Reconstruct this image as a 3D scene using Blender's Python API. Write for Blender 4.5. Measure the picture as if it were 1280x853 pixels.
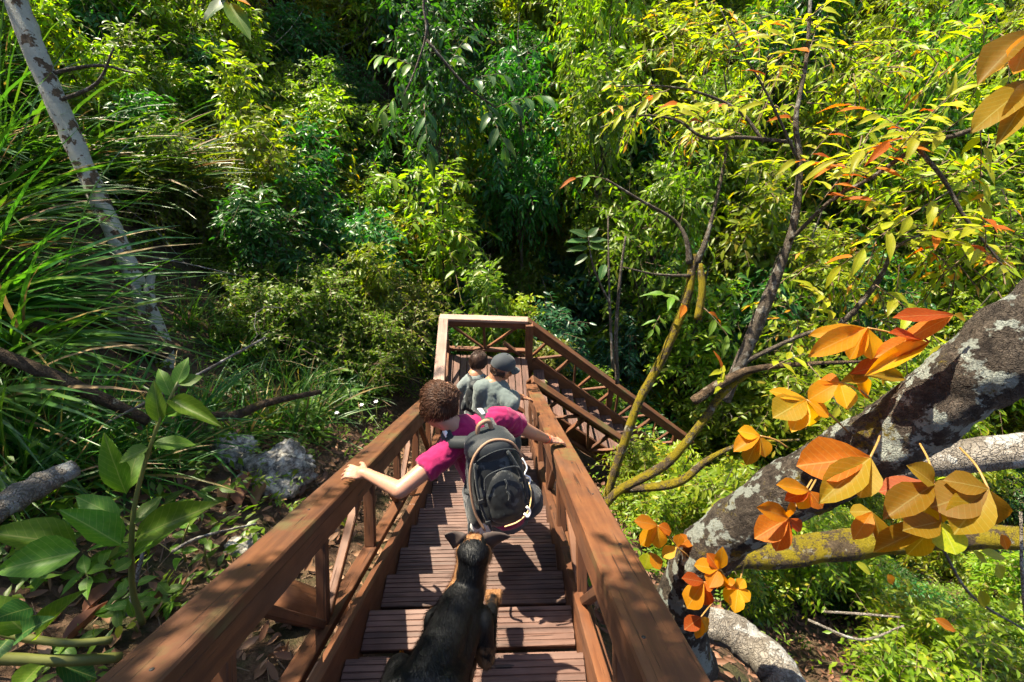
import bpy, bmesh, math, random
import numpy as np
from mathutils import Vector, Matrix, Quaternion, noise

for _o in list(bpy.data.objects):
    bpy.data.objects.remove(_o)
SC = bpy.context.scene
COL = SC.collection
RNG = np.random.default_rng(11)
random.seed(11)
R = math.radians

# ------------------------------------------------------------------ camera, sky, sun, exposure
PITCH, YAW, FPX = R(35.0), R(-1.4), 569.0          # looking down the slope of the stairs, 16 mm lens
cam_d = bpy.data.cameras.new('camera'); cam = bpy.data.objects.new('camera', cam_d); COL.objects.link(cam)
cam_d.sensor_width = 36.0; cam_d.lens = 16.0; cam_d.clip_start = 0.03; cam_d.clip_end = 1000.0
cam.location = (0, 0, 0); cam.rotation_euler = (R(90) - PITCH, 0, YAW)
SC.camera = cam

SUN_DIR = Vector((-0.46, 0.36, 1.0)).normalized()   # towards the sun: ahead, to the left, high
SUN_EL = math.asin(SUN_DIR.z); SUN_AZ = math.atan2(SUN_DIR.x, SUN_DIR.y)
world = bpy.data.worlds.new('World'); SC.world = world; world.use_nodes = True
wn = world.node_tree
for n in list(wn.nodes): wn.nodes.remove(n)
sky_n = wn.nodes.new('ShaderNodeTexSky'); sky_n.sky_type = 'NISHITA'; sky_n.sun_disc = False
sky_n.sun_elevation = SUN_EL; sky_n.sun_rotation = SUN_AZ
bg_n = wn.nodes.new('ShaderNodeBackground'); bg_n.inputs['Strength'].default_value = 0.095
out_n = wn.nodes.new('ShaderNodeOutputWorld')
wn.links.new(sky_n.outputs[0], bg_n.inputs[0]); wn.links.new(bg_n.outputs[0], out_n.inputs[0])
sun_d = bpy.data.lights.new('sun', 'SUN'); sun_d.energy = 5.0; sun_d.angle = R(0.5); sun_d.color = (1.0, 0.89, 0.68)
sun = bpy.data.objects.new('sun', sun_d); COL.objects.link(sun)
sun.rotation_euler = SUN_DIR.to_track_quat('Z', 'Y').to_euler(); sun.location = SUN_DIR * 40
SC.view_settings.view_transform = 'Standard'; SC.view_settings.look = 'None'
SC.view_settings.exposure = 1.98; SC.view_settings.gamma = 1.0; SC.view_settings.use_curve_mapping = False
SC.render.engine = 'CYCLES'
SC.cycles.max_bounces = 6; SC.cycles.diffuse_bounces = 2; SC.cycles.transmission_bounces = 4; SC.cycles.glossy_bounces = 2
SC.cycles.use_denoising = True; SC.cycles.use_light_tree = False
SC.cycles.sample_clamp_indirect = 6.0
SC.cycles.use_adaptive_sampling = True; SC.cycles.adaptive_threshold = 0.02

# ------------------------------------------------------------------ helpers
CAM_ROT = cam.rotation_euler.to_matrix()
def ray(px, py):
    return CAM_ROT @ Vector(((px - 640.0) / FPX, (426.5 - py) / FPX, -1.0))
def at(px, py, d):                       # photo pixel + depth along the view axis -> world point
    return ray(px, py) * d
def at_z(px, py, z):
    r = ray(px, py); return r * (z / r.z)
def at_x(px, py, x):
    r = ray(px, py); return r * (x / r.x)
def at_y(px, py, y):
    r = ray(px, py); return r * (y / r.y)
def proj(p):
    q = CAM_ROT.transposed() @ Vector(p)
    d = -q.z
    return 640 + FPX * q.x / d, 426.5 - FPX * q.y / d, d

WM = {}
def wm(o):
    return WM.get(o.name, Matrix.Identity(4))
def place(o, M, parent=None):
    WM[o.name] = M.copy()
    if parent is not None:
        o.parent = parent
        o.matrix_parent_inverse = Matrix.Identity(4)
        o.matrix_basis = wm(parent).inverted() @ M
    else:
        o.matrix_basis = M
    return o
def newobj(name, mesh, parent=None, M=None):
    o = bpy.data.objects.new(name, mesh); COL.objects.link(o)
    place(o, M if M is not None else (wm(parent) if parent is not None else Matrix.Identity(4)), parent)
    return o
def empty(name, loc=(0, 0, 0), rotz=0.0, scale=1.0, parent=None):
    o = bpy.data.objects.new(name, None); COL.objects.link(o); o.empty_display_size = 0.2
    M = Matrix.Translation(Vector(loc)) @ Matrix.Rotation(rotz, 4, 'Z') @ Matrix.Scale(scale, 4)
    return place(o, M, parent)
def tag(o, label, cat, group=None):
    o['label'] = label; o['category'] = cat
    if group: o['group'] = group
    return o
def kind(o, k):
    o['kind'] = k; return o
def frame(origin, x, z):                 # matrix with local X along x and local Z near z
    x = Vector(x).normalized(); z = Vector(z); y = z.cross(x)
    if y.length < 1e-6: y = Vector((0, 1, 0)).cross(x)
    y.normalize(); z = x.cross(y)
    M = Matrix.Identity(4)
    for i in range(3):
        M[i][0] = x[i]; M[i][1] = y[i]; M[i][2] = z[i]; M[i][3] = origin[i]
    return M

# ---- triangle / polygon soup
class Soup:
    def __init__(s): s.v = []; s.f = []; s.m = []; s.n = 0; s.uv = []
    def add(s, V, F, m=0):
        V = np.asarray(V, dtype=np.float64).reshape(-1, 3)
        s.v.append(V)
        for f in F: s.f.append(tuple(int(i) + s.n for i in f)); s.m.append(m)
        s.n += len(V)
    def tube(s, pts, radii, seg=8, m=0, caps=True, rough=0.0, seed=0.0):
        pts = [Vector(p) for p in pts]; n = len(pts)
        if n < 2: return
        V = []; F = []
        t0 = (pts[1] - pts[0]).normalized()
        ref = Vector((0, 0, 1)) if abs(t0.z) < .9 else Vector((1, 0, 0))
        u = t0.cross(ref).normalized()
        for i in range(n):
            t = (pts[min(i + 1, n - 1)] - pts[max(i - 1, 0)])
            t = t.normalized() if t.length > 1e-9 else t0
            u = (u - t * u.dot(t))
            u = u.normalized() if u.length > 1e-6 else t.orthogonal().normalized()
            w = t.cross(u)
            for k in range(seg):
                a = 2 * math.pi * k / seg
                d = u * math.cos(a) + w * math.sin(a)
                r = radii[i]
                if rough:
                    q = pts[i] + d * r
                    r *= 1 + rough * (noise.noise(q * (2.2 / max(r, .01)) * .4 + Vector((seed, 0, 0))) + .5 * noise.noise(q * (2.2 / max(r, .01)) + Vector((0, seed, 0))) + (.45 * abs(noise.noise(q * (5.5 / max(r, .01)))) + .25 * noise.noise(q * (11 / max(r, .01))) if seg > 24 else 0))
                V.append(pts[i] + d * r)
        for i in range(n - 1):
            for k in range(seg):
                k2 = (k + 1) % seg
                F.append((i * seg + k, i * seg + k2, (i + 1) * seg + k2, (i + 1) * seg + k))
        if caps:
            F.append(tuple(range(seg - 1, -1, -1))); F.append(tuple((n - 1) * seg + k for k in range(seg)))
        s.add([tuple(v) for v in V], F, m)
    def box(s, M, lx, ly, lz, m=0):
        V = [M @ Vector((x * lx / 2, y * ly / 2, z * lz / 2)) for z in (-1, 1) for y in (-1, 1) for x in (-1, 1)]
        s.add([tuple(v) for v in V], [(0, 2, 3, 1), (4, 5, 7, 6), (0, 1, 5, 4), (2, 6, 7, 3), (0, 4, 6, 2), (1, 3, 7, 5)], m)
    def mesh(s, name, mats, smooth=True):
        me = bpy.data.meshes.new(name)
        V = np.concatenate(s.v) if s.v else np.zeros((0, 3))
        me.from_pydata(V.tolist(), [], s.f)
        for mt in mats: me.materials.append(mt)
        if len(mats) > 1: me.polygons.foreach_set('material_index', np.array(s.m, dtype=np.int32))
        if smooth: me.polygons.foreach_set('use_smooth', np.ones(len(me.polygons), dtype=bool))
        me.update(); return me

def tri_mesh(name, V, T, mats, midx=None, smooth=False):
    me = bpy.data.meshes.new(name)
    V = np.ascontiguousarray(V, dtype=np.float32); T = np.ascontiguousarray(T, dtype=np.int32)
    me.vertices.add(len(V)); me.vertices.foreach_set('co', V.ravel())
    me.loops.add(T.size); me.loops.foreach_set('vertex_index', T.ravel())
    me.polygons.add(len(T)); me.polygons.foreach_set('loop_start', np.arange(len(T), dtype=np.int32) * 3)
    for mt in mats: me.materials.append(mt)
    if midx is not None: me.polygons.foreach_set('material_index', np.ascontiguousarray(midx, dtype=np.int32))
    if smooth: me.polygons.foreach_set('use_smooth', np.ones(len(T), dtype=bool))
    me.update(calc_edges=True); return me

def catmull(pts, n=6):
    P = [np.array(p, dtype=float) for p in pts]
    P = [2 * P[0] - P[1]] + P + [2 * P[-1] - P[-2]]
    out = []
    for i in range(1, len(P) - 2):
        for k in range(n):
            t = k / n
            a, b, c, d = P[i - 1], P[i], P[i + 1], P[i + 2]
            out.append(.5 * (2 * b + (c - a) * t + (2 * a - 5 * b + 4 * c - d) * t * t + (3 * b - a - 3 * c + d) * t ** 3))
    out.append(P[-2]); return out

# ------------------------------------------------------------------ materials
class NT:
    def __init__(s, name):
        s.mat = bpy.data.materials.new(name); s.mat.use_nodes = True
        s.t = s.mat.node_tree
        for n in list(s.t.nodes): s.t.nodes.remove(n)
        s.out = s.t.nodes.new('ShaderNodeOutputMaterial')
    def n(s, typ, **kw):
        nd = s.t.nodes.new(typ)
        for k, v in kw.items():
            if k.startswith('i_'):
                key = k[2:]; key = int(key) if key.isdigit() else key.replace('_', ' ')
                s.set(nd, key, v)
            else: setattr(nd, k, v)
        return nd
    def set(s, nd, key, v):
        if isinstance(v, bpy.types.NodeSocket): s.t.links.new(v, nd.inputs[key])
        else:
            if isinstance(v, tuple) and len(v) == 3 and nd.inputs[key].type == 'RGBA': v = v + (1.0,)
            nd.inputs[key].default_value = v
    def noise(s, vec, scale, detail=3.0, rough=.55):
        nd = s.n('ShaderNodeTexNoise'); s.t.links.new(vec, nd.inputs['Vector'])
        nd.inputs['Scale'].default_value = scale; nd.inputs['Detail'].default_value = detail; nd.inputs['Roughness'].default_value = rough
        return nd.outputs['Fac']
    def mapping(s, vec, scale=(1, 1, 1), loc=(0, 0, 0)):
        nd = s.n('ShaderNodeMapping'); s.t.links.new(vec, nd.inputs['Vector'])
        nd.inputs['Scale'].default_value = scale; nd.inputs['Location'].default_value = loc
        return nd.outputs[0]
    def ramp(s, fac, stops, interp='LINEAR'):
        nd = s.n('ShaderNodeValToRGB'); s.t.links.new(fac, nd.inputs[0]); cr = nd.color_ramp; cr.interpolation = interp
        while len(cr.elements) > 1: cr.elements.remove(cr.elements[-1])
        for i, (p, c) in enumerate(stops):
            e = cr.elements[0] if i == 0 else cr.elements.new(p)
            e.position = p; e.color = tuple(c) + (1.0,) if len(c) == 3 else c
        return nd.outputs[0]
    def mix(s, fac, a, b, blend='MIX'):
        nd = s.n('ShaderNodeMix', data_type='RGBA', blend_type=blend)
        for key, v in ((0, fac), (6, a), (7, b)): s.set(nd, key, v)
        return nd.outputs[2]
    def math(s, op, a, b=0.0, clamp=False):
        nd = s.n('ShaderNodeMath', operation=op, use_clamp=clamp); s.set(nd, 0, a); s.set(nd, 1, b); return nd.outputs[0]
    def bump(s, h, strength=.4, dist=.01):
        nd = s.n('ShaderNodeBump'); s.t.links.new(h, nd.inputs['Height']); nd.inputs['Strength'].default_value = strength; nd.inputs['Distance'].default_value = dist
        return nd.outputs[0]
    def principled(s, col, rough=.6, normal=None, spec=.4, **kw):
        nd = s.n('ShaderNodeBsdfPrincipled'); s.set(nd, 'Base Color', col); s.set(nd, 'Roughness', rough); s.set(nd, 'Specular IOR Level', spec)
        if normal is not None: s.t.links.new(normal, nd.inputs['Normal'])
        for k, v in kw.items(): s.set(nd, k.replace('_', ' '), v)
        return nd.outputs[0]
    def finish(s, shader):
        s.t.links.new(shader, s.out.inputs['Surface']); return s.mat

def objcoord(b): return b.n('ShaderNodeTexCoord').outputs['Object']
def geopos(b): return b.n('ShaderNodeNewGeometry').outputs['Position']

def leaf_mat(name, ca, cb, tr=(1.5, 1.7, .5), fac=.42, rough=.42, spec=.35, accent=None, veins=False):
    """thin leaf: reflects, and lets sunlight through; colour differs from leaf to leaf and plant to plant"""
    b = NT(name)
    g = b.n('ShaderNodeNewGeometry'); oi = b.n('ShaderNodeObjectInfo')
    r = g.outputs['Random Per Island']
    col = b.mix(r, ca, cb)
    v = b.math('ADD', b.math('MULTIPLY', oi.outputs['Random'], .5), .75)
    if accent is not None:
        hit = b.math('GREATER_THAN', b.math('FRACT', b.math('MULTIPLY', r, 37.7)), .93)
        col = b.mix(hit, col, accent)
    if veins:
        uv = b.n('ShaderNodeUVMap').outputs[0]
        sx = b.n('ShaderNodeSeparateXYZ'); b.t.links.new(uv, sx.inputs[0])
        u, w = sx.outputs[0], b.math('ABSOLUTE', b.math('SUBTRACT', sx.outputs[1], .5))
        mid = b.math('LESS_THAN', w, .018)
        side = b.math('GREATER_THAN', b.math('SINE', b.math('MULTIPLY', b.math('SUBTRACT', u, b.math('MULTIPLY', w, .55)), 62.0)), .93)
        vein = b.math('MAXIMUM', b.math('MULTIPLY', mid, .6), b.math('MULTIPLY', side, .26))
        nz = b.noise(objcoord(b), 14.0, 4)
        col = b.mix(b.ramp(nz, [(.38, (0, 0, 0)), (.62, (1, 1, 1))]), col, cb)
        blot = b.ramp(b.noise(objcoord(b), 5.0, 5, .7), [(.55, (0, 0, 0)), (.75, (1, 1, 1))])
        col = b.mix(b.math('MULTIPLY', blot, .45), col, tuple(x * .55 for x in ca))
        lite = b.mix(.45, col, (.40, .40, .15))
        col = b.mix(vein, col, lite)
        spot = b.math('GREATER_THAN', b.noise(objcoord(b), 60.0, 2), .70)
        col = b.mix(b.math('MULTIPLY', spot, .5), col, (.10, .06, .02))
    hs = b.n('ShaderNodeHueSaturation'); b.set(hs, 'Color', col); b.set(hs, 'Value', v)
    b.set(hs, 'Hue', b.math('ADD', b.math('MULTIPLY', oi.outputs['Random'], .03), .485))
    col = hs.outputs[0]
    p = b.principled(col, rough, spec=spec)
    tm = b.mix(1.0, col, tr, 'MULTIPLY')
    t = b.n('ShaderNodeBsdfTranslucent'); b.set(t, 'Color', tm)
    ms = b.n('ShaderNodeMixShader'); b.set(ms, 0, fac); b.t.links.new(p, ms.inputs[1]); b.t.links.new(t.outputs[0], ms.inputs[2])
    return b.finish(ms.outputs[0])

def wood_mat(name, dark, mid, light, grain=1.0, rough=.55, wet=0.0, moss=0.0):
    b = NT(name); oc = objcoord(b); oi = b.n('ShaderNodeObjectInfo')
    off = b.n('ShaderNodeVectorMath', operation='ADD'); b.t.links.new(oc, off.inputs[0])
    cmb = b.n('ShaderNodeCombineXYZ')
    for i in range(3): b.set(cmb, i, b.math('MULTIPLY', oi.outputs['Random'], 17.0 + 9 * i))
    b.t.links.new(cmb.outputs[0], off.inputs[1]); q = off.outputs[0]
    streak = b.noise(b.mapping(q, (2.0 * grain, 26 * grain, 26 * grain)), 1.0, 5, .6)
    wide = b.noise(b.mapping(q, (.9, 5, 5)), 1.0, 3)
    blotch = b.noise(q, 5.0, 4)
    col = b.ramp(streak, [(.28, dark), (.52, mid), (.78, light)])
    col = b.mix(b.math('MULTIPLY', wide, .55), col, mid)
    crack = b.ramp(b.noise(b.mapping(q, (3.2, 85, 85)), 1.0, 3, .5), [(.30, (1, 1, 1)), (.37, (0, 0, 0))])
    col = b.mix(b.math('MULTIPLY', crack, .75), col, tuple(c * .22 for c in dark))
    grey = b.ramp(b.noise(b.mapping(q, (1.6, 7, 7), (5, 2, 8)), 1.0, 5, .65), [(.50, (0, 0, 0)), (.70, (1, 1, 1))])
    lum = sum(mid) / 3
    col = b.mix(b.math('MULTIPLY', grey, .30), col, (lum * 1.35, lum * 1.1, lum * .9))
    dirt = b.ramp(blotch, [(.36, (0, 0, 0)), (.66, (1, 1, 1))])
    col = b.mix(b.math('MULTIPLY', dirt, .42), col, tuple(c * .45 for c in dark))
    if moss:
        mz = b.ramp(b.noise(q, 2.3, 5, .7), [(.55, (0, 0, 0)), (.72, (1, 1, 1))])
        col = b.mix(b.math('MULTIPLY', mz, moss), col, (.075, .075, .025))
    knots = b.math('LESS_THAN', b.n('ShaderNodeTexVoronoi', i_Vector=b.mapping(q, (1.3, 9, 9)), i_Scale=1.0).outputs['Distance'], .075)
    col = b.mix(b.math('MULTIPLY', knots, .8), col, tuple(c * .25 for c in dark))
    val = b.n('ShaderNodeHueSaturation'); b.set(val, 'Color', col); b.set(val, 'Value', b.math('ADD', b.math('MULTIPLY', oi.outputs['Random'], .4), .8))
    rr = b.math('ADD', b.math('MULTIPLY', blotch, .35), rough - .15)
    nrm = b.bump(b.math('SUBTRACT', b.math('ADD', streak, b.math('MULTIPLY', blotch, .5)), crack), .5, .005)
    return b.finish(b.principled(val.outputs[0], rr, nrm, .4))

def bark_mat(name, base, dark, lichen, moss=None, lich_amt=.5, moss_amt=.5, scale=1.0):
    b = NT(name); q = geopos(b)
    n1 = b.noise(q, 9 * scale, 6, .65); n2 = b.noise(q, 34 * scale, 5, .7); n3 = b.noise(b.mapping(q, (1, 1, 1), (7, 3, 1)), 6.5 * scale, 4, .55)
    n4 = b.noise(b.mapping(q, (1, 1, 1), (3, 9, 5)), 3.2 * scale, 5, .7)
    n5 = b.noise(q, 110 * scale, 4, .7)
    crk = b.n('ShaderNodeTexVoronoi', feature='DISTANCE_TO_EDGE', i_Scale=38.0 * scale, i_Vector=b.n('ShaderNodeVectorMath', operation='ADD', i_0=q, i_1=b.n('ShaderNodeVectorMath', operation='SCALE', i_0=b.n('ShaderNodeTexNoise', i_Scale=14.0 * scale, i_Vector=q).outputs['Color'], i_Scale=.12).outputs[0]).outputs[0]).outputs['Distance']
    ck = b.ramp(crk, [(.0, (0, 0, 0)), (.10, (1, 1, 1))])
    col = b.ramp(n1, [(.32, dark), (.58, base), (.8, tuple(min(1, c * 1.4) for c in base))])
    col = b.mix(b.math('MULTIPLY', b.math('SUBTRACT', 1.0, ck), .7), col, dark)
    col = b.mix(b.math('MULTIPLY', b.ramp(n2, [(.35, (1, 1, 1)), (.6, (0, 0, 0))]), .6), col, dark)
    lm = b.ramp(b.math('ADD', n3, b.math('MULTIPLY', b.math('SUBTRACT', n2, .5), .25)), [(.72 - .3 * lich_amt, (0, 0, 0)), (.75 - .3 * lich_amt, (1, 1, 1))])
    lc = b.mix(n2, lichen, tuple(c * .55 for c in lichen))
    col = b.mix(lm, col, lc)
    if moss:
        mm = b.ramp(b.math('ADD', n4, b.math('MULTIPLY', b.math('SUBTRACT', n2, .5), .5)), [(.74 - .32 * moss_amt, (0, 0, 0)), (.82 - .32 * moss_amt, (1, 1, 1))])
        col = b.mix(mm, col, b.mix(n2, moss, tuple(c * .35 for c in moss)))
    nrm = b.bump(b.math('ADD', b.math('ADD', b.math('ADD', n2, b.math('MULTIPLY', n1, 1.5)), b.math('MULTIPLY', ck, .35)), b.math('MULTIPLY', n5, .5)), 1.0, .025)
    return b.finish(b.principled(col, .85, nrm, .2))

def plain(name, col, rough=.6, var=.25, scale=30.0, spec=.4, bumps=.2, dist=.004, metal=0.0):
    b = NT(name); oc = objcoord(b); n1 = b.noise(oc, scale, 4, .6); n2 = b.noise(oc, scale * .2, 3)
    c = b.mix(b.math('MULTIPLY', n1, var * 1.6), col, tuple(x * .5 for x in col))
    c = b.mix(b.math('MULTIPLY', n2, var), c, tuple(min(1, x * 1.35) for x in col))
    return b.finish(b.principled(c, rough, b.bump(n1, bumps, dist), spec, Metallic=metal))

M = {}
M['rail'] = wood_mat('stained_rail_wood', (.050, .017, .007), (.108, .040, .015), (.175, .076, .030), 1.0, .58, moss=.9)
M['rail_end'] = wood_mat('sunlit_rail_wood', (.20, .115, .085), (.30, .195, .155), (.40, .29, .245), 1.0, .55)  # pale copy of the rail wood: sunlight on the landing put into colour
M['beam'] = wood_mat('stained_beam_wood', (.048, .017, .008), (.112, .040, .015), (.19, .080, .032), 1.0, .6)
M['tread'] = wood_mat('worn_tread_wood', (.030, .014, .010), (.105, .049, .034), (.19, .108, .080), 1.2, .6)
M['log'] = wood_mat('round_pile_wood', (.13, .045, .018), (.25, .098, .04), (.34, .15, .065), .6, .6)
M['bark_lichen'] = bark_mat('lichen_bark', (.18, .12, .075), (.06, .036, .022), (.56, .55, .48), (.20, .16, .02), .98, .08, 1.2)
M['bark_big'] = bark_mat('dark_mottled_bark', (.115, .092, .072), (.019, .014, .011), (.34, .37, .33), (.20, .15, .012), .62, .45, 1.6)
M['bark_base'] = bark_mat('brown_rough_bark', (.15, .10, .06), (.035, .022, .014), (.32, .28, .2), (.13, .11, .02), .3, .35, 1.3)
M['bark_pale'] = bark_mat('pale_dead_wood', (.30, .27, .23), (.12, .10, .08), (.46, .45, .42), (.16, .13, .03), .55, .15, 1.0)
M['bark_moss'] = bark_mat('mossy_bark', (.16, .115, .07), (.05, .034, .02), (.34, .32, .26), (.40, .31, .012), .4, .92, 2.2)
M['bark_grey'] = bark_mat('grey_branch_bark', (.17, .14, .11), (.055, .042, .032), (.34, .32, .28), (.15, .13, .03), .45, .2, 2.0)
M['twig'] = plain('twig_bark', (.13, .085, .05), .8, .4, 40)
M['stem_green'] = plain('green_stem', (.12, .13, .03), .5, .4, 40)
M['stem_red'] = plain('orange_stem', (.26, .15, .04), .5, .3, 40)

GREEN_TR = (1.65, 2.1, .30)
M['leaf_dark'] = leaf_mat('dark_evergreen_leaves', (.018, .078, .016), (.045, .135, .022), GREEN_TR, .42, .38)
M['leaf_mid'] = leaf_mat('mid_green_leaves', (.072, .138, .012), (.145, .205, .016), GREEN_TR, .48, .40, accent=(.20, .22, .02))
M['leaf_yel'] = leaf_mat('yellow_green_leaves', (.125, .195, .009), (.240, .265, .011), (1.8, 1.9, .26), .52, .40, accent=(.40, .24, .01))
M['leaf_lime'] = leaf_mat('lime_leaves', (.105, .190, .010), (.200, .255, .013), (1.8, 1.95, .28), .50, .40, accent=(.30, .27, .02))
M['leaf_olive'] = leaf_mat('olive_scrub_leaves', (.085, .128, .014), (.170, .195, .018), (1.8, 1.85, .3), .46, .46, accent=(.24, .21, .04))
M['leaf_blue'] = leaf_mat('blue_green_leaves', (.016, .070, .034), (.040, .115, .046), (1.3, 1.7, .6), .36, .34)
M['grass_dark'] = leaf_mat('dark_long_grass', (.024, .090, .020), (.065, .145, .018), (1.7, 1.8, .4), .40, .36, .3, accent=(.26, .19, .07))
M['grass_lit'] = leaf_mat('sunlit_long_grass', (.12, .20, .015), (.20, .27, .02), (1.5, 1.5, .4), .5, .4)  # brighter copy of the long grass, sunlight on the blades put into colour
M['straw'] = leaf_mat('dry_straw', (.17, .11, .045), (.27, .19, .08), (1.2, 1.1, .8), .3, .6)
M['leaf_big'] = leaf_mat('broad_green_leaf', (.042, .120, .010), (.085, .175, .014), (1.9, 2.0, .35), .42, .46, .25, veins=True)
M['leaf_bigdk'] = leaf_mat('broad_dark_leaf', (.014, .052, .014), (.030, .085, .018), (2.0, 1.9, .4), .36, .42, .3, veins=True)
M['leaf_gold'] = leaf_mat('golden_leaf', (.42, .235, .006), (.46, .19, .006), (2.1, 1.65, .25), .58, .55, .2, veins=True)
M['leaf_orange'] = leaf_mat('orange_leaf', (.40, .125, .006), (.32, .078, .006), (2.3, 1.45, .25), .58, .55, .2, veins=True)
M['leaf_bronze'] = leaf_mat('bronze_leaf', (.24, .130, .006), (.20, .130, .006), (2.4, 1.75, .25), .56, .55, .2, veins=True)
M['leaf_lance'] = leaf_mat('lance_yellow_leaf', (.15, .235, .010), (.32, .32, .012), (1.9, 1.85, .3), .52, .45, .25, veins=True)
M['leaf_lance2'] = leaf_mat('lance_yellow_leaves', (.13, .215, .010), (.26, .28, .012), (1.9, 1.9, .3), .52, .42, accent=(.42, .18, .01))
M['dead'] = leaf_mat('dead_leaf', (.12, .060, .030), (.27, .155, .085), (1.4, 1.1, .8), .16, .65, accent=(.17, .08, .04))
# ------------------------------------------------------------------ ground
def smax(a, b, k): return .5 * (a + b + np.sqrt((a - b) ** 2 + k * k))
def _hash_noise(x, y):
    return (np.sin(x * 1.31 + 1.7 * np.sin(y * .83)) * np.cos(y * 1.13 + 1.3 * np.sin(x * .71))
            + .5 * np.sin(x * 2.9 + y * 1.7 + 2 * np.sin(y * 1.9)) + .3 * np.sin(x * 5.3 - y * 6.1 + np.sin(x * 3.7)))
def terrain(x, y):
    x = np.asarray(x, dtype=float); y = np.asarray(y, dtype=float)
    yy = np.maximum(y, -9.0)
    near = np.where(yy < 4.4, -2.02 - .70 * yy, -5.10 - .42 * (yy - 4.4))
    xr = np.maximum(0, x - .55); xl = np.maximum(0, -x - .95)
    near = near - .95 * np.minimum(xr, 2.6) - .30 * np.maximum(xr - 2.6, 0)
    k = np.clip((yy - 2.0) / 6.0, 0, 1)
    near = near + (.42 + .33 * k) * np.minimum(xl, 14)
    far = -8.0 + .80 * (np.minimum(y, 34) - 8.4) + .62 * np.minimum(np.maximum(0, -x - .2), 14) - .10 * np.clip(x, 0, 20)
    z = smax(near, far, 1.0)
    rough = np.clip(np.abs(x) - .4, .15, 1) 
    return z + .09 * rough * _hash_noise(x, y)
def ground_at(px, py, lift=0.0):
    r = ray(px, py); t = .6
    while t < 60:
        p = r * t
        if p.z < float(terrain(p.x, p.y)) + lift: return p
        t += .02
    return r * 60

gx = np.concatenate([np.linspace(-90, -14, 20)[:-1], np.linspace(-14, 14, 190), np.linspace(14, 90, 20)[1:]])
gy = np.concatenate([np.linspace(-60, -4, 16)[:-1], np.linspace(-4, 20, 170), np.linspace(20, 110, 24)[1:]])
GX, GY = np.meshgrid(gx, gy); GZ = terrain(GX, GY)
nx, ny = len(gx), len(gy)
ii = (np.arange(ny - 1)[:, None] * nx + np.arange(nx - 1)[None, :]).ravel()
T = np.concatenate([np.stack([ii, ii + 1, ii + nx + 1], 1), np.stack([ii, ii + nx + 1, ii + nx], 1)])
b = NT('forest_floor'); q = geopos(b)
n1 = b.noise(q, 3.0, 6, .7); n2 = b.noise(q, 16.0, 6, .75); n3 = b.noise(q, 45, 4, .6)
vor = b.n('ShaderNodeTexVoronoi', i_Vector=q, i_Scale=22.0)
col = b.ramp(n2, [(.3, (.020, .012, .008)), (.5, (.060, .036, .022)), (.72, (.13, .085, .055))])
col = b.mix(b.math('MULTIPLY', b.ramp(vor.outputs['Color'], [(.4, (0, 0, 0)), (.7, (1, 1, 1))]), .35), col, (.16, .095, .06))
col = b.mix(b.math('MULTIPLY', b.ramp(n1, [(.48, (0, 0, 0)), (.62, (1, 1, 1))]), .55), col, (.030, .045, .014))
M['ground'] = b.finish(b.principled(col, .95, b.bump(b.math('ADD', n2, b.math('MULTIPLY', n3, .5)), .9, .04), .15))
ground = newobj('ground', tri_mesh('ground', np.stack([GX.ravel(), GY.ravel(), GZ.ravel()], 1), T, [M['ground']], smooth=True))
kind(ground, 'structure'); ground['label'] = 'brown forest floor of a steep ravine covered in leaf litter'

# ------------------------------------------------------------------ wooden staircase
def nose(y): return -1.60 - .70 * y
RUN, RISE = .28, .196
LAND_Z, LAND_Y = -4.52, 4.17
XL, XR = -.675, .320                    # tread ends
stair = empty('wooden_staircase', (-.15, LAND_Y, -5.0))
tag(stair, 'brown timber staircase with trussed handrails turning down at a landing', 'staircase')

BOXES = {}
def box_mesh(lx, ly, lz, mat, bev=.004):
    key = (round(lx, 3), round(ly, 3), round(lz, 3), mat.name, bev)
    if key in BOXES: return BOXES[key]
    bm = bmesh.new(); bmesh.ops.create_cube(bm, size=1.0)
    bmesh.ops.scale(bm, vec=(lx, ly, lz), verts=bm.verts)
    if bev: bmesh.ops.bevel(bm, geom=list(bm.edges), offset=bev, segments=1, affect='EDGES', profile=.5)
    me = bpy.data.meshes.new('beam'); bm.to_mesh(me); bm.free(); me.materials.append(mat); BOXES[key] = me
    return me
def beam(name, p0, p1, w, h, mat, parent, up=(0, 0, 1), bev=.004):
    p0 = Vector(p0); p1 = Vector(p1)
    return newobj(name, box_mesh((p1 - p0).length, w, h, mat, bev), parent, frame((p0 + p1) / 2, p1 - p0, up))

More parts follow.
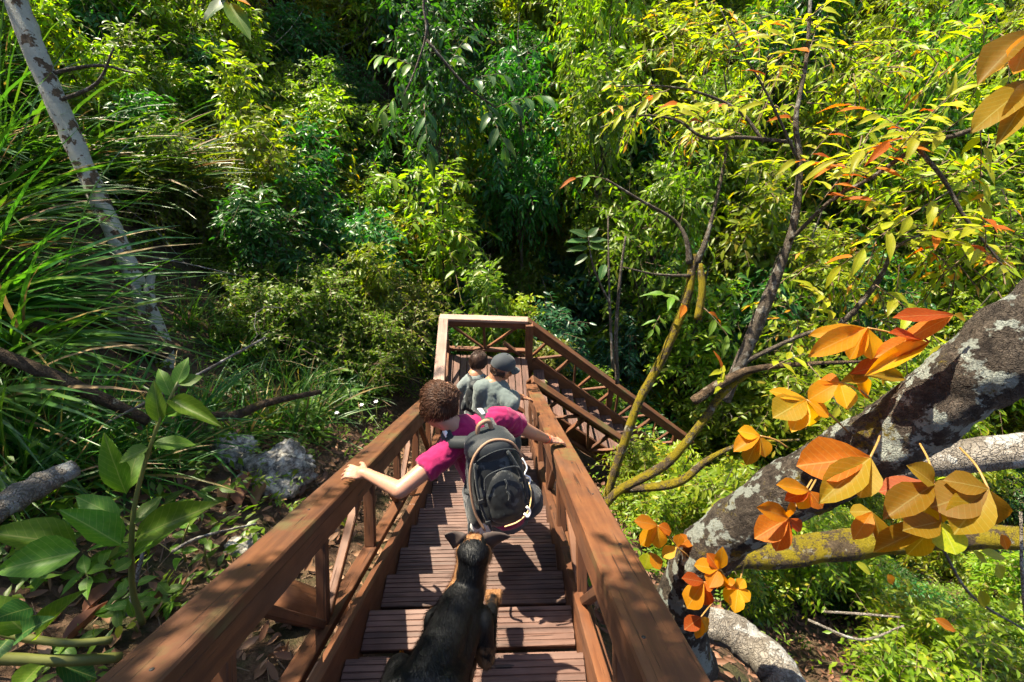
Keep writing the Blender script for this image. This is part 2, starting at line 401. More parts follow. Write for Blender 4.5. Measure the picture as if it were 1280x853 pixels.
def grooved_board(length, depth, ridges, th, mat, seed):
    """decking board: ridges along X, made as a profile extruded along the board, ends a little uneven"""
    key = ('board', round(length, 3), round(depth, 3), ridges, seed)
    if key in BOXES: return BOXES[key]
    rr = random.Random(seed)
    prof = []
    pit = depth / ridges
    for i in range(ridges):
        y0 = -depth / 2 + i * pit
        prof += [(y0 + .0013, -.0045 if i else -.004), (y0 + .0034, rr.uniform(-.0015, 0)), (y0 + pit - .0034, rr.uniform(-.0015, 0)), (y0 + pit - .0013, -.0045 if i < ridges - 1 else -.004)]
    prof += [(depth / 2, -.006), (depth / 2, -th), (-depth / 2, -th), (-depth / 2, -.006)]
    V = []; n = len(prof); xs = np.linspace(-length / 2, length / 2, 5)
    for j, x in enumerate(xs):
        for (y, z) in prof: V.append((x + (rr.uniform(-.003, .003) if j in (0, 4) else 0), y, z + rr.uniform(-.0012, .0012)))
    F = []
    for j in range(len(xs) - 1):
        for k in range(n): F.append((j * n + k, j * n + (k + 1) % n, (j + 1) * n + (k + 1) % n, (j + 1) * n + k))
    F.append(tuple(range(n))); F.append(tuple((len(xs) - 1) * n + k for k in range(n - 1, -1, -1)))
    s = Soup(); s.add(V, F); me = s.mesh('board', [mat], smooth=False)
    bm = bmesh.new(); bm.from_mesh(me); bmesh.ops.recalc_face_normals(bm, faces=bm.faces); bm.to_mesh(me); bm.free()
    BOXES[key] = me; return me

def make_tread(parent, nose_mid, along, fwd, width, seed, rear=True):
    """one step: front board, rear board and a narrow board tucked under the step above"""
    t = empty('tread', nose_mid, 0, 1.0, parent)
    y = 0.0
    rr = random.Random(seed)
    for k, (dep, rid) in enumerate(((.178, 7), (.108, 4)) if rear else ((.175, 6),)):
        c = Vector(nose_mid) - Vector(fwd) * (y + dep / 2) + Vector((0, 0, rr.uniform(-.002, .002)))
        tilt = Vector((0, 0, rr.uniform(-.004, .004)))
        Mx = frame(c, Vector(along) + tilt, (0, 0, 1))
        newobj('board', grooved_board(width - rr.uniform(0, .012), dep, rid, .034, M['tread'], seed % 5 * 3 + k), t, Mx)
        y += dep + .022
    return t

i = 0
y = LAND_Y - RUN
while y > -.45:
    make_tread(stair, ((XL + XR) / 2, y, nose(y)), (1, 0, 0), (0, 1, 0), XR - XL, i * 7 + 3); y -= RUN; i += 1

# stringers: planks on both sides, the treads housed between them
def line_z(y): return nose(y)
Y0 = -.75
for xs, xe in ((XL - .028, 'l'), (XR + .028, 'r')):
    ytop = Y0
    cuts = (2.05,) if xe == 'l' else (1.42, 3.1)
    ys = [ytop] + list(cuts) + [LAND_Y + .05]
    for a, c in zip(ys[:-1], ys[1:]):
        beam('stringer', (xs, a + .004, nose(a) - .045), (xs, c, nose(c) - .045), .05, .25, M['beam'], stair)

# round piles and cross beams carrying the flight
def round_beam(name, p0, p1, r, mat, parent, seg=18):
    p0 = Vector(p0); p1 = Vector(p1); L = (p1 - p0).length
    s = Soup(); n = 9
    pts = [(-L / 2 + L * k / (n - 1), 0, 0) for k in range(n)]
    s.tube(pts, [r * .93] + [r] * (n - 2) + [r * .93], seg, rough=.03, seed=p0.y)
    return newobj(name, s.mesh('round_beam', [mat]), parent, frame((p0 + p1) / 2, p1 - p0, (0, 0, 1)))
_a, _b = at(330, 742, 2.42), at(436, 776, 2.78); _d = (_b - _a).normalized()
round_beam('support_beam', _a, _a + _d * 1.15, .102, M['log'], stair)
for yc in (3.05,):
    round_beam('support_beam', (-1.06, yc, nose(yc) - .30), (.58, yc, nose(yc) - .30), .092, M['log'], stair)
    for xp in (-.62, .42):
        zb = float(terrain(xp, yc)) - .3
        round_beam('support_pile', (xp, yc + .19, nose(yc) - .50), (xp, yc + .19, zb - .3), .08, M['log'], stair)

# ---- trussed railing: wide top rail with a board under it, bottom rail, posts square to the slope, V braces
def railing(p0, p1, hgt, inward, bays, top_mat, base_up, first_post=True, last_post=True, wtop=.145, shift0=0.0, last_bay=True):
    """p0 > p1: centre line of the top face of the hand rail; base_up: direction the posts stand in"""
    r = empty('railing', p0, 0, 1.0, stair)
    p0 = Vector(p0); p1 = Vector(p1); d = (p1 - p0); L = d.length; d.normalize()
    up = Vector(base_up); up = (up - d * up.dot(d)).normalized()
    side = Vector(inward).normalized()
    c = -up * .024
    beam('top_rail', p0 + c, p1 + c, wtop, .048, top_mat, r, up, .006)
    fb = -up * (.048 + .001 + .05)
    beam('rail_board', p0 + fb + side * (wtop / 2 - .026), p1 + fb + side * (wtop / 2 - .026), .040, .098, M['beam'], r, up)
    bz = -up * hgt
    beam('bottom_rail', p0 + bz, p1 + bz, .085, .045, M['beam'], r, up)
    top_in = -up * .050; bot_in = -up * (hgt - .0235)
    bl = (L - shift0) / bays
    def member(name, a, b_, w, h):
        beam(name, a, b_, w, h, M['beam'], r, side)
    for kk in range(bays):
        a = p0 + d * (shift0 + kk * bl); b_ = a + d * bl; mid = (a + b_) / 2
        if (kk > 0 or first_post): member('post', a + top_in, a + bot_in, .048, .062)
        member('post', mid + top_in, mid + bot_in, .042, .050)
        gap = d * .05; g2 = d * .036
        member('brace', a + gap + top_in - up * .004, mid - g2 + bot_in + up * .014, .036, .046)
        member('brace', b_ - gap + top_in - up * .004, mid + g2 + bot_in + up * .014, .036, .046)
    if last_post: member('post', p1 + top_in, p1 + bot_in, .048, .062)
    return r
RW = .145
rl0 = Vector((-.84, -.55, -.56)); rl1 = Vector((-.84, 4.40, -3.80))
rr0 = Vector((.368, -.55, -.56)); rr1 = Vector((.37, 4.66, -3.97))
nrm = Vector((0, .573, .82))
railing(rl0, rl1, .60, (1, 0, 0), 4, M['rail'], nrm)
railing(rr0, rr1, .60, (-1, 0, 0), 4, M['rail'], nrm)

def screws(p0, p1, n, parent):
    d = (Vector(p1) - Vector(p0)); up = nrm
    for k in range(n):
        c = Vector(p0) + d * ((k + .6) / n) + Vector((random.uniform(-.035, .035), 0, 0)) + up * .0012
        key = 'screw_mesh'
        if key not in BOXES:
            s = Soup(); s.tube([(0, 0, -.002), (0, 0, .0005), (0, 0, .0012)], [.0055, .0055, .0035], 10); BOXES[key] = s.mesh('screw', [M['screw']])
        newobj('screw', BOXES[key], parent, frame(c, (1, 0, 0), up))
M['screw'] = plain('dark_screw', (.02, .017, .015), .6, .3, 80)
RL = [o for o in bpy.data.objects if o.name.startswith('railing')]
screws(rl0, rl1, 13, RL[0]); screws(rr0, rr1, 13, RL[1])

# landing: boards running away from the flight, framed by level rails
LC = [Vector((-.83, 4.22, LAND_Z)), Vector((-.93, 6.10, LAND_Z)), Vector((.40, 5.98, LAND_Z)), Vector((.40, 4.22, LAND_Z))]
nb = 12
land = empty('landing_deck', (-.2, 5.2, LAND_Z), 0, 1, stair)
for k in range(nb):
    u0, u1 = (k + .03) / nb, (k + .97) / nb; u = (u0 + u1) / 2
    a = LC[0].lerp(LC[3], u); c = LC[1].lerp(LC[2], u)
    w = (LC[3].x - LC[0].x) * (u1 - u0)
    beam('board', a + Vector((0, 0, -.018)), c + Vector((0, 0, -.018 + random.uniform(-.002, .002))), w, .036, M['tread'], land, bev=.003)
for yy_ in (4.45, 5.2, 5.95): beam('joist', (-.86, yy_, LAND_Z - .10), (.39, yy_, LAND_Z - .10), .06, .12, M['beam'], land)
RH = .70
rz = Vector((0, 0, RH))
railing(LC[0] + rz + Vector((0, .14, 0)), LC[1] + rz, .62, (1, 0, 0), 1, M['rail_end'], (0, 0, 1))
railing(LC[1] + rz + Vector((-.072, .072, 0)), LC[2] + rz + Vector((.0, .072, 0)), .62, (0, -1, 0), 1, M['rail_end'], (0, 0, 1), False, False)
def post(p, zt, zb, w=.10):
    return beam('corner_post', (p[0], p[1], zt), (p[0], p[1], zb), w, w, M['beam'], stair, up=(0, 1, 0))
post((-.93, 6.10), LAND_Z + RH - .05, -7.2); post((.42, 5.98), LAND_Z + RH - .052, -7.4, .12); post((.40, 4.66), -4.03, -7.0, .11); post((-.83, 4.44), LAND_Z + RH - .10, -6.6)

# second flight: down to the right
S2 = math.tan(R(41.0)); RUN2 = .25; N2 = 13
yf, yn = 5.98, 4.78
x = .42 + RUN2
for k in range(N2):
    z = LAND_Z - (k + 1) * RUN2 * S2
    make_tread(stair, (x, (yf + yn) / 2, z), (0, -1, 0), (1, 0, 0), yf - yn - .10, 200 + k * 5, rear=False); x += RUN2
xe = .42 + N2 * RUN2; ze = LAND_Z - N2 * RUN2 * S2
for ys_ in (yf - .02, yn + .02):
    beam('stringer', (.47, ys_, LAND_Z - .08), (xe, ys_, ze - .05), .05, .24, M['beam'], stair)
n2 = Vector((S2, 0, 1)).normalized()
railing(Vector((.40, yf + .075, LAND_Z + RH)), Vector((xe, yf + .075, ze + RH)), .60, (0, -1, 0), 4, M['rail'], (0, 0, 1), False)
railing(Vector((.40, yn - .06, LAND_Z + .60)), Vector((xe, yn - .06, ze + .60)), .55, (0, 1, 0), 4, M['rail'], (0, 0, 1), False)
for xp in (1.9, 3.3):
    for ys_ in (yf + .075, yn - .06):
        zt = LAND_Z - (xp - .42) * S2
        beam('corner_post', (xp, ys_, zt + .54), (xp, ys_, zt - 2.2), .09, .09, M['beam'], stair, up=(0, 1, 0))
# ------------------------------------------------------------------ foliage
def nrmz(A): return A / np.maximum(np.linalg.norm(A, axis=-1, keepdims=True), 1e-9)
def leaf_soup(P, D, N, L, W, fold=.16, droop=.14, fine=True):
    """many leaves at once: base P, direction D, face normal N, length L, width W (absolute)"""
    D = nrmz(D); S = nrmz(np.cross(D, N)); N = np.cross(S, D)
    L = L[:, None]; W = W[:, None]; n = len(P)
    if fine:
        def sec(t, w, dz): 
            c = P + D * L * t - N * L * droop * t * t
            return c + S * W * w * .5 + N * W * fold * w, c, c - S * W * w * .5 + N * W * fold * w
        l1, m1, r1 = sec(.28, .82, 0); l2, m2, r2 = sec(.66, .80, 0); tp = P + D * L - N * L * droop * 1.15
        V = np.stack([P, l1, m1, r1, l2, m2, r2, tp], 1).reshape(-1, 3)
        F = np.array([(0, 2, 1), (0, 3, 2), (1, 2, 5), (1, 5, 4), (2, 3, 6), (2, 6, 5), (4, 5, 7), (5, 6, 7)])
        k = 8
    else:
        c = P + D * L * .45; l = c + S * W * .5 + N * W * fold; r = c - S * W * .5 + N * W * fold
        tp = P + D * L - N * L * droop
        V = np.stack([P, l, c, r, tp], 1).reshape(-1, 3)
        F = np.array([(0, 2, 1), (0, 3, 2), (1, 2, 4), (2, 3, 4)]); k = 5
    T = (np.arange(n)[:, None, None] * k + F[None]).reshape(-1, 3)
    return V, T
def twig_soup(A, B, ra, rb):
    """three-sided twigs from A to B"""
    D = nrmz(B - A); ref = np.where(np.abs(D[:, 2:3]) < .9, np.array([[0, 0, 1.]]), np.array([[1., 0, 0]]))
    U = nrmz(np.cross(D, ref)); Wv = np.cross(D, U); vs = []
    for base, r in ((A, ra), (B, rb)):
        for k in range(3):
            a = 2 * math.pi * k / 3
            vs.append(base + (U * math.cos(a) + Wv * math.sin(a)) * np.reshape(r, (-1, 1)))
    V = np.stack(vs, 1).reshape(-1, 3)
    F = np.array([(0, 1, 4), (0, 4, 3), (1, 2, 5), (1, 5, 4), (2, 0, 3), (2, 3, 5)])
    T = (np.arange(len(A))[:, None, None] * 6 + F[None]).reshape(-1, 3)
    return V, T
def sprays(rng, O, D, ln, nleaf, leafL, asp, droop=.35, spread=.9, jitn=.45, hang=.25):
    """leafy twigs: returns leaf arrays and twig segments"""
    D = nrmz(D); K = len(O); Z = np.array([0, 0, 1.0])
    lat = nrmz(np.cross(D, Z) + rng.normal(0, .15, (K, 3)))
    P, DD, NN, LL = [], [], [], []
    segs = []
    ln = np.broadcast_to(ln, (K,))[:, None]
    def pos(s): return O + D * ln * s - Z * ln * droop * s * s
    for i in range(nleaf):
        s = .18 + .82 * (i + rng.uniform(0, .6, (K, 1))) / nleaf
        side = (1 if i % 2 else -1) if i < nleaf - 1 else 0
        d = D * .55 + lat * side * spread - Z * (hang + droop * s * .6) + rng.normal(0, .22, (K, 3))
        P.append(pos(s)); DD.append(d); NN.append(Z + rng.normal(0, jitn, (K, 3)) + D * .15)
        LL.append(leafL * rng.uniform(.65, 1.15, K) * (1 - .25 * s[:, 0]))
    a, m_, e = pos(0), pos(.5), pos(1.0)
    segs = [(a, m_), (m_, e)]
    return np.concatenate(P), np.concatenate(DD), np.concatenate(NN), np.concatenate(LL), segs
def lobes_of(rng, n, R3, rmin, rmax, up=0.0, fill=.35):
    c = nrmz(rng.normal(0, 1, (n, 3))) * (rng.uniform(fill, 1, (n, 1)) ** .6)
    c = c * np.array(R3) * .8; c[:, 2] += up
    return c, rng.uniform(rmin, rmax, n)
def crown_mesh(name, seed, R3, nlobe, lob, per, ln, nleaf, leafL, asp, up, fine=False, droop=.35, hang=.25, twig=.004, trunk=None, spread=.9):
    rng = np.random.default_rng(seed)
    C, r = lobes_of(rng, nlobe, R3, lob[0], lob[1], up)
    if trunk is not None: trunk.extend([(tuple(c), rr_) for c, rr_ in zip(C, r)])
    idx = np.repeat(np.arange(nlobe), per)
    dr = nrmz(rng.normal(0, 1, (len(idx), 3)) + np.array([0, 0, .35]))
    O = C[idx] + dr * r[idx, None] * rng.uniform(.25, .95, (len(idx), 1)) * np.array([1, 1, .75])
    D = dr * .8 + rng.normal(0, .45, dr.shape) + np.array([0, 0, .1])
    lnv = ln * rng.uniform(.6, 1.3, len(O)) * np.where(rng.uniform(0, 1, len(O)) < .14, 2.2, 1.0)
    P, DD, NN, LL, segs = sprays(rng, O, D, lnv, nleaf, leafL, asp, droop, spread, .65, hang)
    V, T = leaf_soup(P, DD, NN, LL, LL * asp * rng.uniform(.8, 1.2, len(LL)), fine=fine)
    Vs, Ts, Ms = [V], [T], [np.zeros(len(T), int)]; n = len(V)
    for (a, b_) in segs:
        v, t = twig_soup(a, b_, np.full(len(a), twig), np.full(len(a), twig * .6)); Vs.append(v); Ts.append(t + n); Ms.append(np.ones(len(t), int)); n += len(v)
    return tri_mesh(name, np.concatenate(Vs), np.concatenate(Ts), [M['leaf_mid'], M['twig']], np.concatenate(Ms))
def trunk_mesh(name, seed, lobes, h, r0, mat, limbs=6, base=-.4, lean=.25):
    rng = random.Random(seed); s = Soup()
    top = Vector((rng.uniform(-lean, lean) * h * .4, rng.uniform(-lean, lean) * h * .4, h))
    pts = catmull([(0, 0, base), (top.x * .15 + rng.uniform(-.05, .05), top.y * .1, h * .33), (top.x * .6, top.y * .6 + rng.uniform(-.08, .08), h * .68), tuple(top)], 4)
    n = len(pts); s.tube(pts, [r0 * (1.25 if i == 0 else 1) * (1 - .75 * i / (n - 1)) for i in range(n)], 8, rough=.12, seed=seed)
    order = sorted(lobes, key=lambda q: -q[1])[:limbs]
    for c, rr_ in order:
        c = Vector(c); k = max(1, min(n - 2, int((c.z - rr_ - base) / (h - base) * n * .75))); a = Vector(pts[k])
        mid = a.lerp(c, .5) + Vector((rng.uniform(-.1, .1), rng.uniform(-.1, .1), .12)) * (c - a).length * .6
        q = catmull([tuple(a), tuple(mid), tuple(c)], 4); m_ = len(q)
        rb = r0 * (1 - .75 * k / n) * .55
        s.tube(q, [rb * (1 - .8 * i / (m_ - 1)) for i in range(m_)], 6)
    return s.mesh(name, [mat])

# kinds of woody plants: crown mesh, trunk mesh (built at unit size, copied with their own size and turn)
KINDS = {}
def plant_kind(key, seed, R3, nlobe, lob, per, ln, nleaf, leafL, asp, up, h, r0, mat, fine=False, droop=.35, hang=.25, limbs=6, spread=.9, bark='bark_grey', twig=.004):
    lb = []
    cm = crown_mesh(key + '_crown', seed, R3, nlobe, lob, per, ln, nleaf, leafL, asp, up, fine, droop, hang, twig, lb, spread)
    tm = trunk_mesh(key + '_trunk', seed, lb, h, r0, M[bark], limbs)
    KINDS[key] = (cm, tm, mat)
# shrubs about 1.5 m tall, trees about 5 m tall, leafy almost to the ground
for v in range(3):
    plant_kind('shrub_a%d' % v, 20 + v, (.85, .85, .65), 20, (.16, .38), 34, .28, 7, .135, .40, .70, 1.0, .035, 'leaf_mid', limbs=9)
    plant_kind('shrub_b%d' % v, 40 + v, (.9, .9, .65), 26, (.14, .34), 48, .20, 8, .082, .44, .65, 1.0, .03, 'leaf_olive', limbs=9)
    plant_kind('tree_a%d' % v, 60 + v, (1.6, 1.6, 2.3), 50, (.26, .66), 34, .46, 7, .18, .38, 2.9, 4.8, .10, 'leaf_lime', limbs=16)
for v in range(2):
    plant_kind('tree_b%d' % v, 80 + v, (1.5, 1.5, 2.3), 50, (.26, .55), 32, .52, 8, .21, .27, 2.9, 4.8, .09, 'leaf_yel', droop=.6, hang=.5, limbs=16)
    plant_kind('tree_c%d' % v, 90 + v, (1.5, 1.5, 2.2), 54, (.28, .6), 44, .34, 9, .115, .42, 2.7, 4.5, .10, 'leaf_dark', limbs=14)
    plant_kind('bamboo%d' % v, 96 + v, (.9, .9, 2.2), 30, (.25, .55), 46, .55, 9, .17, .14, 2.4, 4.4, .05, 'leaf_lime', droop=.8, hang=.7, limbs=16)
    plant_kind('broad%d' % v, 100 + v, (.7, .7, .5), 12, (.18, .3), 14, .30, 6, .24, .38, .7, 1.0, .03, 'leaf_blue', fine=True, limbs=8)
for v in range(3):
    plant_kind('sap%d' % v, 120 + v, (.55, .55, 1.2), 15, (.12, .30), 13, .42, 7, .20, .36, 1.9, 3.0, .022, 'leaf_lime', fine=True, droop=.4, limbs=12)
    plant_kind('open%d' % v, 130 + v, (1.3, 1.3, 2.0), 26, (.18, .5), 15, .55, 8, .23, .38, 3.2, 5.0, .06, 'leaf_lime', fine=True, droop=.45, limbs=20)
N_PLANT = 0
LANDMARKS = [('the landing', -.2, 6.1), ('the second flight', 2.0, 6.0), ('the foot of the second flight', 4.2, 5.6), ('the lichen trunk', -3.6, 4.0), ('the upper right handrail', .5, 2.0), ('the leaning tree', 1.4, 1.3), ('the slender grey tree', 1.9, 4.0)]
LOOK = {'leaf_dark': 'dark green', 'leaf_mid': 'mid green', 'leaf_yel': 'yellow-green', 'leaf_lime': 'lime green', 'leaf_olive': 'olive green', 'leaf_blue': 'bluish green'}
def describe(key, x, y, size, mat, zs):
    tree = key[:4] in ('tree', 'open') or key[:3] in ('bam', 'sap')
    k = size * zs
    sz = ('short', 'mid-sized', 'tall', 'very tall')[min(3, int((k - .55) / .28))] if tree else ('small', 'mid-sized', 'large', 'very large')[min(3, max(0, int((k - .5) / .33)))]
    what = {'shru_a': 'leafy shrub', 'shru_b': 'small-leaved bush', 'tree_a': 'spreading tree', 'tree_b': 'drooping-leaved tree', 'tree_c': 'dense tree'}.get(key[:4] + '_' + key[-2] if '_' in key else '', {'bam': 'feathery bamboo clump', 'sap': 'slender sapling', 'ope': 'thinly leaved tree'}.get(key[:3], 'broad-leaved shrub'))
    nm, lx, ly = min(LANDMARKS, key=lambda q: (q[1] - x) ** 2 + (q[2] - y) ** 2); d = math.hypot(lx - x, ly - y)
    far = ('close beside', 'a short way from', 'a few metres beyond', 'well uphill of', 'high above')[int(np.searchsorted([1.6, 3.2, 5.5, 10.0], d))]
    return '%s %s %s %s %s' % (sz, LOOK[mat], what, far, nm), '%s %s %s' % (what.replace('shrub', 'shrubs').replace('bush', 'bushes').replace('tree', 'trees').replace('clump', 'clumps').replace('sapling', 'saplings'), far, nm)
def plant(key, name, loc, size, label, cat, group, mat=None, zs=1.0):
    global N_PLANT
    label, group = describe(key, loc[0], loc[1], size, mat or KINDS[key][2], zs)
    cm, tm, dm = KINDS[key]; N_PLANT += 1
    r = bpy.data.objects.new(name, None); COL.objects.link(r); r.empty_display_size = .2
    rz = random.uniform(0, 6.283)
    Mx = Matrix.Translation(Vector(loc)) @ Matrix.Rotation(rz, 4, 'Z') @ Matrix.Diagonal((size, size, size * zs, 1))
    place(r, Mx); tag(r, label, cat, group)
    t = bpy.data.objects.new('trunk', tm); COL.objects.link(t); t.parent = r
    c = bpy.data.objects.new('crown', cm); COL.objects.link(c); c.parent = r; c['kind'] = 'stuff'
    c.material_slots[0].link = 'OBJECT'; c.material_slots[0].material = M[mat or dm]
    return r
def tz(x, y): return float(terrain(x, y))

# ---- where plants may stand: never in front of the stairs as seen down their own corridor
def blocked(x, y, h, rad):
    if -1.25 - rad < x < .75 + rad and y < 6.6 + rad * .6: return True
    if y < 6.5 + rad and y > 4.2 - rad and .3 < x < 5.3 and h < 9: return True
    return False
placed = []
def scatter(n, xr, yr, keys, name, sizes, label, cat, group, mats, gap, zs=(.85, 1.2), test=None, sink=.1):
    got = 0; tries = 0
    while got < n and tries < n * 40:
        tries += 1
        x = random.uniform(*xr); y = random.uniform(*yr)
        if callable(test) and not test(x, y): continue
        s = random.uniform(*sizes)
        if blocked(x, y, 0, .75 * s): continue
        if any((x - a) ** 2 + (y - b_) ** 2 < (gap * .5 * (s + c)) ** 2 for a, b_, c in placed): continue
        z = tz(x, y)
        px, py, d = proj((x, y, z + s))
        if d < .5 or px < -260 or px > 1540: continue
        if px < 300 and d < 7.4: continue
        if px < 470 and d < 5.6: continue
        qx, qy, qd = proj((x, y, z + .25))
        if d < 5.2 and 800 < qx < 1110 and qy > 640: continue
        placed.append((x, y, s)); got += 1
        plant(random.choice(keys), name, (x, y, z - sink * s), s, None, cat, group, random.choice(mats), random.uniform(*zs))
    return got
SA = ['shrub_a0', 'shrub_a1', 'shrub_a2']; SB = ['shrub_b0', 'shrub_b1', 'shrub_b2']; TA = ['tree_a0', 'tree_a1', 'tree_a2']
TB = ['tree_b0', 'tree_b1']; TC = ['tree_c0', 'tree_c1']; BB = ['bamboo0', 'bamboo1']; BR = ['broad0', 'broad1']; SPL = ['sap0', 'sap1', 'sap2']; OP = ['open0', 'open1', 'open2']
# left bank: low scrub and shrubs climbing to the left
scatter(14, (-9, -2.2), (5.8, 11), SPL, 'bank_sapling', (.6, 1.0), None, 'sapling', 'saplings on the left bank', ['leaf_lime', 'leaf_mid', 'leaf_dark'], 1.3)
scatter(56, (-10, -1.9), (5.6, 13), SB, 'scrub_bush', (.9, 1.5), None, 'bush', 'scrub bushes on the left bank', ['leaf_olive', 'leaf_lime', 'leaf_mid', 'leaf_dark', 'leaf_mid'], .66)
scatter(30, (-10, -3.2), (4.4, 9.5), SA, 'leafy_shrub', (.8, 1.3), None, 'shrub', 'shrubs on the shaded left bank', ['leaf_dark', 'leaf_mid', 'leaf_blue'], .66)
# far left trees
scatter(9, (-14, -5), (8.5, 17), OP, 'open_tree', (.6, .95), None, 'tree', 'thinly leaved trees on the left bank', ['leaf_mid', 'leaf_dark', 'leaf_lime'], 1.6)
scatter(18, (-18, -6), (9.5, 21), TC + TA, 'bank_tree', (.6, 1.0), None, 'tree', 'trees on the left bank', ['leaf_dark', 'leaf_mid', 'leaf_dark'], 1.7)
# ravine: dark plants
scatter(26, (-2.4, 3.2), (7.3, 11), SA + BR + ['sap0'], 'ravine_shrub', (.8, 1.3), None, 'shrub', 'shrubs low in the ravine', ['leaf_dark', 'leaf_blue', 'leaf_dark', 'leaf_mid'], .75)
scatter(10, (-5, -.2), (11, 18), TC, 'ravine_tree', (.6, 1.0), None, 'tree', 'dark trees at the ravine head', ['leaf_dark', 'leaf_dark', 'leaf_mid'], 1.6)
# far slope, middle: trees with sunlight put into bright leaf colours, a little feathery bamboo
scatter(16, (-5, 9), (10, 20), OP, 'slope_open_tree', (.7, 1.15), None, 'tree', 'thinly leaved trees on the far slope', ['leaf_lime', 'leaf_yel', 'leaf_yel'], 1.35)
scatter(22, (-6, 8), (12, 24), TA + TA + TB + ['bamboo0'], 'slope_tree', (.75, 1.2), None, 'tree', 'sunlit trees on the far slope', ['leaf_lime', 'leaf_yel', 'leaf_lime', 'leaf_yel', 'leaf_olive'], 1.4)
scatter(24, (-5, 9), (8.5, 17), SPL, 'slope_sapling', (.8, 1.5), None, 'sapling', 'saplings on the far slope', ['leaf_lime', 'leaf_mid', 'leaf_yel', 'leaf_dark'], 1.0)
scatter(60, (-8, 9), (9, 18), SA + SB + BR, 'slope_shrub', (.9, 1.9), None, 'shrub', 'shrubs on the far slope', ['leaf_mid', 'leaf_lime', 'leaf_yel', 'leaf_olive', 'leaf_dark'], .68, (.8, 1.6))
# right: yellow-green trees rooted below the stairs
scatter(14, (3.6, 13), (7.0, 15), OP, 'canopy_open_tree', (.75, 1.15), None, 'tree', 'thinly leaved trees right of the stairs', ['leaf_yel', 'leaf_lime', 'leaf_lime'], 1.35)
scatter(30, (4.2, 22), (7.5, 21), TB + TA, 'canopy_tree', (.75, 1.2), None, 'tree', 'yellow-green trees right of the stairs', ['leaf_yel', 'leaf_yel', 'leaf_lime'], 1.35)
scatter(18, (2.4, 12), (6.6, 13), SPL, 'understory_sapling', (.7, 1.2), None, 'sapling', 'saplings right of the stairs', ['leaf_lime', 'leaf_yel', 'leaf_mid'], 1.0)
scatter(60, (2.0, 14), (6.6, 14), SA + SB, 'understory_shrub', (.8, 1.6), None, 'shrub', 'shrubs beyond the second flight', ['leaf_lime', 'leaf_mid', 'leaf_yel', 'leaf_dark'], .68, (.8, 1.5))
scatter(16, (2.2, 9), (1.6, 6.5), SPL, 'gully_sapling', (.4, .7), None, 'sapling', 'saplings in the gully right of the handrail', ['leaf_lime', 'leaf_mid', 'leaf_yel'], 1.1)
scatter(56, (1.9, 11), (.9, 6.5), SA + SB + BR, 'slope_bush', (.4, .85), None, 'bush', 'low bushes right of the stairs', ['leaf_mid', 'leaf_dark', 'leaf_dark', 'leaf_lime'], .8)
# wall of trees farther up all round
scatter(60, (-34, 36), (20, 36), TA + TC + TB, 'hillside_tree', (1.1, 1.9), None, 'tree', 'trees high on the hillside', ['leaf_mid', 'leaf_lime', 'leaf_lime', 'leaf_yel'], 1.5)

# ---- undergrowth: leafy stuff over the whole slope
rng = np.random.default_rng(5)
n = 11000
X = rng.uniform(-11, 13, n * 2); Y = rng.uniform(.3, 17, n * 2)
keep = ~((X > -1.3) & (X < .62) & (Y < 6.5)) & ~((X > .3) & (X < 5.2) & (Y > 4.5) & (Y < 6.4)) & ~((X < -.9) & (X > -3.2) & (Y < 3.4) & (rng.uniform(0, 1, n * 2) < .12)) & (np.abs(X) < Y * 1.2 + 3)
keep &= (np.sin(X * 2.1 + 1.3 * np.sin(Y * 1.7)) + np.sin(Y * 2.3 + X) > -.9) | (Y > 7)
X, Y = X[keep][:n], Y[keep][:n]
qq = np.array([proj((a_, c_, float(e_)))[:2] for a_, c_, e_ in zip(X, Y, terrain(X, Y))])
bare = (qq[:, 0] > 850) & (qq[:, 0] < 1080) & (qq[:, 1] > 650) & (rng.uniform(0, 1, len(X)) < .85)
X, Y = X[~bare], Y[~bare]
O = np.stack([X, Y, terrain(X, Y) + rng.uniform(0, .22, len(X))], 1)
D = np.stack([rng.normal(0, .7, len(X)), rng.normal(0, .7, len(X)), np.full(len(X), .75)], 1)
P, DD, NN, LL, segs = sprays(rng, O, D, rng.uniform(.14, .42, len(O)), 7, .085, .4, .35, .9, .5, .2)
LL = LL * np.tile(rng.uniform(.6, 1.5, len(O)), 7)
V, T = leaf_soup(P, DD, NN, LL, LL * .38, fine=False)
ug = newobj('undergrowth', tri_mesh('undergrowth', V, T, [M['leaf_mid']]))
kind(ug, 'stuff'); ug['label'] = 'low leafy undergrowth covering the slopes of the ravine'

for (px, py, dep, key, sz, mt) in [(655, 350, 8.6, 'sap1', .7, 'leaf_yel'), (690, 400, 7.9, 'sap2', .6, 'leaf_olive'), (900, 560, 6.0, 'broad0', .8, 'leaf_lime'), (860, 590, 5.4, 'shrub_a1', .7, 'leaf_lime'), (960, 520, 6.4, 'tree_b0', .42, 'leaf_yel'), (1080, 560, 5.4, 'tree_b1', .4, 'leaf_lime'), (835, 610, 4.7, 'sap0', .42, 'leaf_lime'), (880, 600, 5.0, 'sap1', .48, 'leaf_yel'), (800, 600, 5.2, 'sap2', .34, 'leaf_lime'), (925, 590, 4.9, 'sap2', .5, 'leaf_lime'), (960, 640, 4.4, 'sap0', .4, 'leaf_yel'), (1010, 600, 4.8, 'shrub_a0', .6, 'leaf_lime'), (850, 560, 6.0, 'sap0', .62, 'leaf_yel'), (820, 560, 6.4, 'sap1', .5, 'leaf_lime'), (880, 545, 6.3, 'sap2', .6, 'leaf_lime'), (905, 560, 5.6, 'sap0', .6, 'leaf_yel')]:
    p = at(px, py, dep); plant(key, 'broadleaf_bush', (p.x, p.y, tz(p.x, p.y) - .05), sz, None, 'bush', 'bushes round the second flight', mt)

